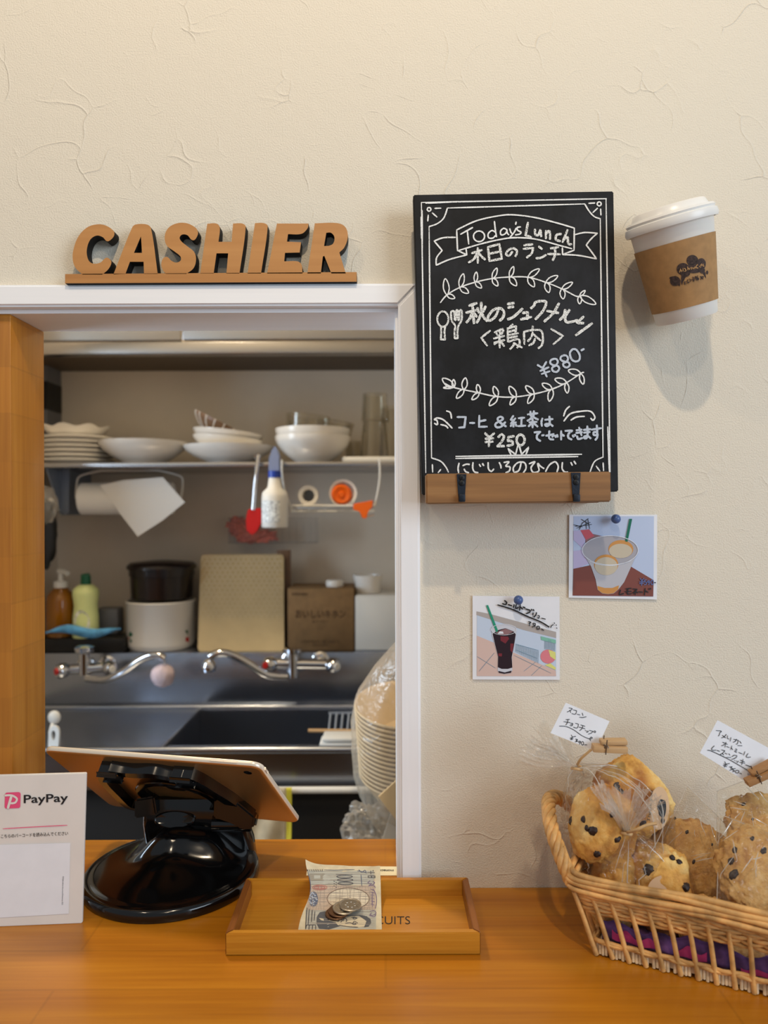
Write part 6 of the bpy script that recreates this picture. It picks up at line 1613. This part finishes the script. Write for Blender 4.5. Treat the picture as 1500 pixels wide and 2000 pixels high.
for j in range(14):
    for i in range(16):
        x = -wB / 2 + 0.010 + i * hs * 1.732 + (hs * 0.866 if j % 2 else 0); y = hB / 2 - 0.012 - j * hs * 1.5
        if abs(x) > wB / 2 - 0.008: continue
        ww = 0.0018 * max(0.25, 1 - j / 14)
        for kk in range(3):
            a1, a2 = math.pi / 6 + kk * math.pi / 3, math.pi / 6 + (kk + 1) * math.pi / 3
            p1 = ctr + exb * (x + hs * math.cos(a1)) + uB * (y + hs * math.sin(a1)) + nB * 0.0004; p2 = ctr + exb * (x + hs * math.cos(a2)) + uB * (y + hs * math.sin(a2)) + nB * 0.0004
            s_ = nB.cross((p2 - p1).normalized()) * ww / 2; flat(bm, [p1 + s_, p2 + s_, p2 - s_, p1 - s_])
obj('hexagon_print', bm, 'cuttingw', cbd, 0)
o = kbox('second_board', 540, 567, 1092, 1275, 1.81, 1.822, 'stripe', None, 0.002); tag(o, 'brown board edge standing behind the gold cutting board', 'cutting board')
dz_ = lz - min(v.co.z for v in o.data.vertices)
for v in o.data.vertices: v.co.z += dz_
bx = thing('cardboard_box', P(627, 1275, 1.72), 'brown cardboard box with printed letters on the sink ledge', 'box')
kb = kbox('carton', 562, 691, 1149, 1275.5, 1.722, 1.85, 'cardboard', bx, 0.001)
for v in kb.data.vertices: v.co.z = max(v.co.z, lz)
fx = lambda x, y: P(x, y, 1.7208); setface((0, -1, 0))
bm = nb(); text(bm, 'おいしいキホン', fx, 577, 1207, 98, 16, bold=0.01); text(bm, '紙ナプキン', fx, 610, 1217, 32, 6); obj('lettering', bm, 'cardink', bx, 0)
bm = nb(); text(bm, 'CONTENTS 100 SHEETS', fx, 588, 1256, 75, 5); text(bm, 'MADE IN JAPAN', fx, 610, 1263, 30, 5); text(bm, 'KITCHEN', fx, 570, 1163, 30, 5, bold=0.02); obj('small_lettering', bm, 'cardink', bx, 0)
o = kbox('white_container', 693, 800, 1162, 1274, 1.722, 1.85, 'whitem', None, 0.006); tag(o, 'white plastic container beside the cardboard box', 'container')
for v in o.data.vertices: v.co.z = max(v.co.z, lz)
lathe_thing('white_jar_lid', 'small white lid on top of the cardboard box', 'lid', 654, 1.755, [('lid_top', [(0, 0), (16, 0), (17, 3), (17, 10), (15, 13), (0, 13)], 'white')], P(650, 1149, 1.722).z + 0.0008)
lathe_thing('white_ramekin', 'white round cup on top of the white container', 'cup', 719, 1.775, [('cup_body', [(0, 0), (24, 0), (28, 26), (29, 34), (26, 34), (22, 4), (0, 4)], 'white')], P(700, 1162, 1.722).z + 0.0008)
# faucets
def faucet(lab, bodypx, bodypy, spout, handles, label2=None):
    t = thing('wall_faucet', P(bodypx, bodypy, 1.66), lab, 'faucet', 'chrome faucets over the sink')
    bm = nb(); (h0, h1) = handles
    tube(bm, [P(h0[0], h0[1], 1.655), P(h1[0], h1[1], 1.655)], 0.011, 20); obj('mixer_body', bm, 'chrome', t)
    bm = nb()
    for x in (h0[0] + (h1[0] - h0[0]) * 0.25, h0[0] + (h1[0] - h0[0]) * 0.8):
        y = h0[1] + (h1[1] - h0[1]) * 0.5; a = P(x, y, 1.655); tube(bm, [a, V((a.x, SBk - 0.001, a.z))], 0.010, 16); lathe(bm, [(0.020, 0), (0.020, 0.004), (0.012, 0.009), (0, 0.009)], frame(V((a.x, SBk - 0.0005, a.z)), (1, 0, 0), (0, -1, 0)), 24)
    obj('wall_union', bm, 'chrome', t)
    for (x, y), kcol in ((h0, 'red'), (h1, 'bluec')):
        bm = nb(); a = P(x, y, 1.655); s_ = -1 if x == h0[0] else 1
        if (h0[0] > h1[0]): s_ = -s_
        lathe(bm, [(0, 0), (0.014, 0), (0.0165, 0.004), (0.0165, 0.018), (0.012, 0.024), (0, 0.024)], frame(a + V((0, -0.002, 0)), (0, 0, 1), (0.6 * s_, -0.7, 0.1)), 10); kk = obj('tap_handle', bm, 'chrome', t)
        bm = nb(); lathe(bm, [(0, 0.0235), (0.008, 0.0235), (0.007, 0.027), (0, 0.0275)], frame(a + V((0, -0.002, 0)), (0, 0, 1), (0.6 * s_, -0.7, 0.1)), 16); obj('colour_cap', bm, kcol if kcol == 'red' else 'whitem', kk)
    bm = nb(); tube(bm, cr([P(*q) for q in spout], 6), 0.0085, 14); obj('spout', bm, 'chrome', t)
    return t
f1 = faucet('chrome wall faucet at the left, its spout pointing right', 170, 1300, ((170, 1325, 1.645), (205, 1327, 1.625), (240, 1312, 1.61), (275, 1288, 1.60), (305, 1280, 1.595), (322, 1286, 1.595)), ((132, 1308), (212, 1303)))
bm = nb(); a = P(165, 1300, 1.652); tube(bm, [a + V((0, 0, -0.02)), a + V((0, 0, 0.028))], 0.012, 18); lathe(bm, [(0.010, 0.026), (0.020, 0.032), (0.022, 0.042), (0.010, 0.046), (0, 0.046)], Matrix.Translation(a), 20); obj('valve_column', bm, 'chrome', f1)
f2 = faucet('chrome wall faucet at the right, its spout pointing left', 570, 1300, ((560, 1322, 1.645), (520, 1318, 1.625), (485, 1296, 1.61), (450, 1278, 1.60), (425, 1276, 1.595), (410, 1284, 1.595)), ((535, 1296), (645, 1298)))
bm = nb(); a = P(572, 1300, 1.652); tube(bm, [a + V((0, 0, -0.026)), a + V((0, 0, 0.028))], 0.012, 18); lathe(bm, [(0.010, 0.026), (0.018, 0.030), (0.019, 0.038), (0.010, 0.040), (0, 0.040)], Matrix.Translation(a), 20); obj('valve_column', bm, 'chrome', f2)
bm = nb(); a = P(408, 1300, 1.60); lathe(bm, [(0.014, -0.012), (0.016, -0.004), (0.013, 0.006), (0.009, 0.012), (0, 0.012)], Matrix.Translation(a), 20); obj('spray_tip', bm, 'chrome', f2)
t = thing('pink_sponge_ball', P(318, 1320, 1.60), 'pale pink sponge puff hanging under the left faucet spout', 'sponge')
bm = nb(); blob(bm, P(318, 1319, 1.60), (0.0255, 0.022, 0.025), None, 0.08, 3, 2, 32, 20, fine=0.03); obj('sponge', bm, 'pink', t, 80)
bm = nb(); tube(bm, [P(322, 1288, 1.596), P(320, 1300, 1.598)], 0.0012, 6); obj('loop', bm, 'whitem', t)
# things in and beside the basin
def flatbar(name, label, cat, pts, d, m, th_=0.004, hole=None):
    t = thing(name, P(*pts[0], d), label, cat); bm = nb(); slab(bm, [P(x, y, d) for x, y in pts], (0, th_, 0)); bmesh.ops.bevel(bm, geom=list(bm.edges), offset=th_ * 0.3, segments=2, affect='EDGES'); obj('body', bm, m, t, 40); return t
t = thing('white_scoop', P(106, 1402, 1.52), 'white round ended scoop on the drainboard at the far left', 'scoop')
bm = nb(); blob(bm, P(106, 1401, 1.52), (0.013, 0.008, 0.014), None, 0.0, 1, 1, 24, 16); tube(bm, [P(104, 1410, 1.52), P(98, 1432, 1.50)], 0.004, 8); obj('scoop_head', bm, 'whitem', t)
t = thing('white_peeler', P(104, 1450, 1.42), 'white handle with an eyelet standing at the drainboard front', 'peeler')
bm = nb(); outline_mesh(bm, [ol('94,1500! 95,1432 100,1420 107,1418 114,1424 115,1440 112,1470! 112,1500!'), ol('101,1442 100,1432 104,1427 108,1432 107,1442 104,1446')], lambda x, y: P(x, y, 1.40), (0, 0.006, 0), 0, 0); obj('handle', bm, 'whitem', t, 30)
rkk = thing('dish_rack', P(665, 1410, 1.56), 'dark wire dish rack inside the right end of the basin', 'rack')
for i in range(5):
    bm = nb(); x = 644 + i * 12; tube(bm, [P(x + 2, 1392, 1.60), P(x - 3, 1440, 1.56)], 0.0022, 8); obj('rack_wire', bm, 'bracket', rkk)
bm = nb(); tube(bm, [P(642, 1393, 1.60), P(704, 1392, 1.60)], 0.003, 8); tube(bm, [P(638, 1440, 1.56), P(704, 1439, 1.56)], 0.003, 8); obj('rack_rail', bm, 'bracket', rkk)
t = thing('wooden_chopsticks', P(650, 1428, 1.5), 'pale wooden sticks resting across the basin', 'chopsticks')
bm = nb(); tube(bm, [P(602, 1427, 1.50), P(720, 1428, 1.50)], 0.0038, 8); obj('stick', bm, 'peg', t)
for (x0, y0, y1, lab) in ((629, 1442, 1450, 'upper white tray edge resting on the front of the basin'), (624, 1451, 1463, 'lower cream tray edge resting on the front of the basin')):
    o = kbox('plastic_tray', x0, 720, y0, y1, 1.42, 1.47, 'whitem', None, 0.003); tag(o, lab, 'tray', 'white trays at the basin front')
# takeout bowls in a hanging plastic bag
tk = 1.18; k = tk / F
ctr_ = P(797, 1372, tk); axis_ = V((0.06, -0.20, 1)).normalized()
MT = frame(ctr_, V((1, 0, 0)), axis_)
nbw = 16
ORD = 'lowest second third fourth fifth sixth seventh eighth ninth tenth eleventh twelfth thirteenth fourteenth fifteenth topmost'.split()
bm = nb(); prof = [(0, 0), (58 * k, 0), (60 * k, 2 * k), (100 * k, 62 * k), (104 * k, 64 * k), (105.5 * k, 67 * k), (104 * k, 69.5 * k), (100 * k, 68 * k), (58 * k, 4 * k), (0, 4 * k)]
lathe(bm, prof, None, 56); first = obj('takeout_bowl', bm, 'bowlp', None, 45)
for i in range(nbw):
    o = first if i == 0 else first.copy()
    if i: COL.objects.link(o)
    o.matrix_world = MT @ Matrix.Translation((0, 0, -69 * k - (nbw - 1 - i) * 9.6 * k)) @ Matrix.Diagonal((1 - 0.010 * (nbw - 1 - i) * 0.5,) * 2 + (1, 1))
    lab = 'topmost cream paper bowl of the stack in the plastic bag' if i == nbw - 1 else ('lowest cream paper bowl of the stack in the plastic bag' if i == 0 else 'cream paper bowl %s from the bottom of the bagged stack' % ORD[i])
    tag(o, lab, 'bowl', 'paper bowls in the plastic bag')
bgk = thing('hanging_plastic_bag', P(760, 1600, tk), 'milky plastic bag gathered at the top around the stack of paper bowls', 'bag')
bm = nb(); rows = []
for (px, py, r, d_) in ((862, 1150, 8, 0.98), (850, 1200, 26, 1.03), (828, 1250, 50, 1.13), (815, 1300, 82, 1.15), (803, 1350, 106, 1.17), (800, 1400, 112, 1.18), (800, 1460, 111, 1.18), (798, 1520, 104, 1.18), (796, 1560, 90, 1.18), (792, 1600, 66, 1.18), (788, 1630, 40, 1.18)):
    c = P(px, py, d_); row = []
    for i in range(56):
        a = 2 * math.pi * i / 56; rr_ = r * d_ / F * (1 + 0.035 * math.sin(a * 9 + py * 0.02) + 0.02 * math.sin(a * 17))
        row.append(c + V((rr_ * math.cos(a), rr_ * math.sin(a), 0)))
    rows.append(row)
loft(bm, rows, False, True); obj('bag_film', bm, 'bag', bgk, 60)
bm = nb(); hk = P(862, 1145, 0.98); tube(bm, cr([V((hk.x, TH + 0.0005, hk.z + 0.02)), V((hk.x, hk.y * 0.6, hk.z + 0.018)), hk + V((0, 0, -0.004)), hk + V((0, 0.012, 0.006))], 5), 0.003, 8); obj('wall_hook', bm, 'wire', bgk)
flatbar('folded_carton', 'pale folded carton leaning at the lower right of the opening', 'carton', ((738, 1556), (800, 1500), (800, 1640), (772, 1600)), 1.08, 'bowlp', 0.003)
flatbar('white_sheet', 'white board corner standing low beside the jamb', 'board', ((740, 1660), (762, 1590), (800, 1600), (800, 1660)), 1.12, 'whitem', 0.003)
bm = nb(); blob(bm, P(722, 1612, 1.15), (0.040, 0.03, 0.030), None, 0.5, 2.2, 6, 40, 26, fine=0.2); obj('crumpled_tail', bm, 'bag', bgk, 20)
# things at the far left edge
t = thing('hanging_black_cloth', P(92, 1050, 1.66), 'black cloth hanging at the left edge beside the post', 'cloth')
bm = nb(); blob(bm, P(88, 1045, 1.66), (0.026, 0.02, 0.075), None, 0.2, 2, 3, 24, 24); obj('fabric', bm, 'blackm', t, 80)
t = thing('clear_hanging_bag', P(94, 975, 1.64), 'greyish clear plastic bag hanging at the left edge below the shelf', 'bag')
bm = nb(); blob(bm, P(86, 985, 1.64), (0.030, 0.02, 0.04), None, 0.3, 2, 9, 32, 24, fine=0.05); obj('bag_film', bm, 'bag', t, 30)
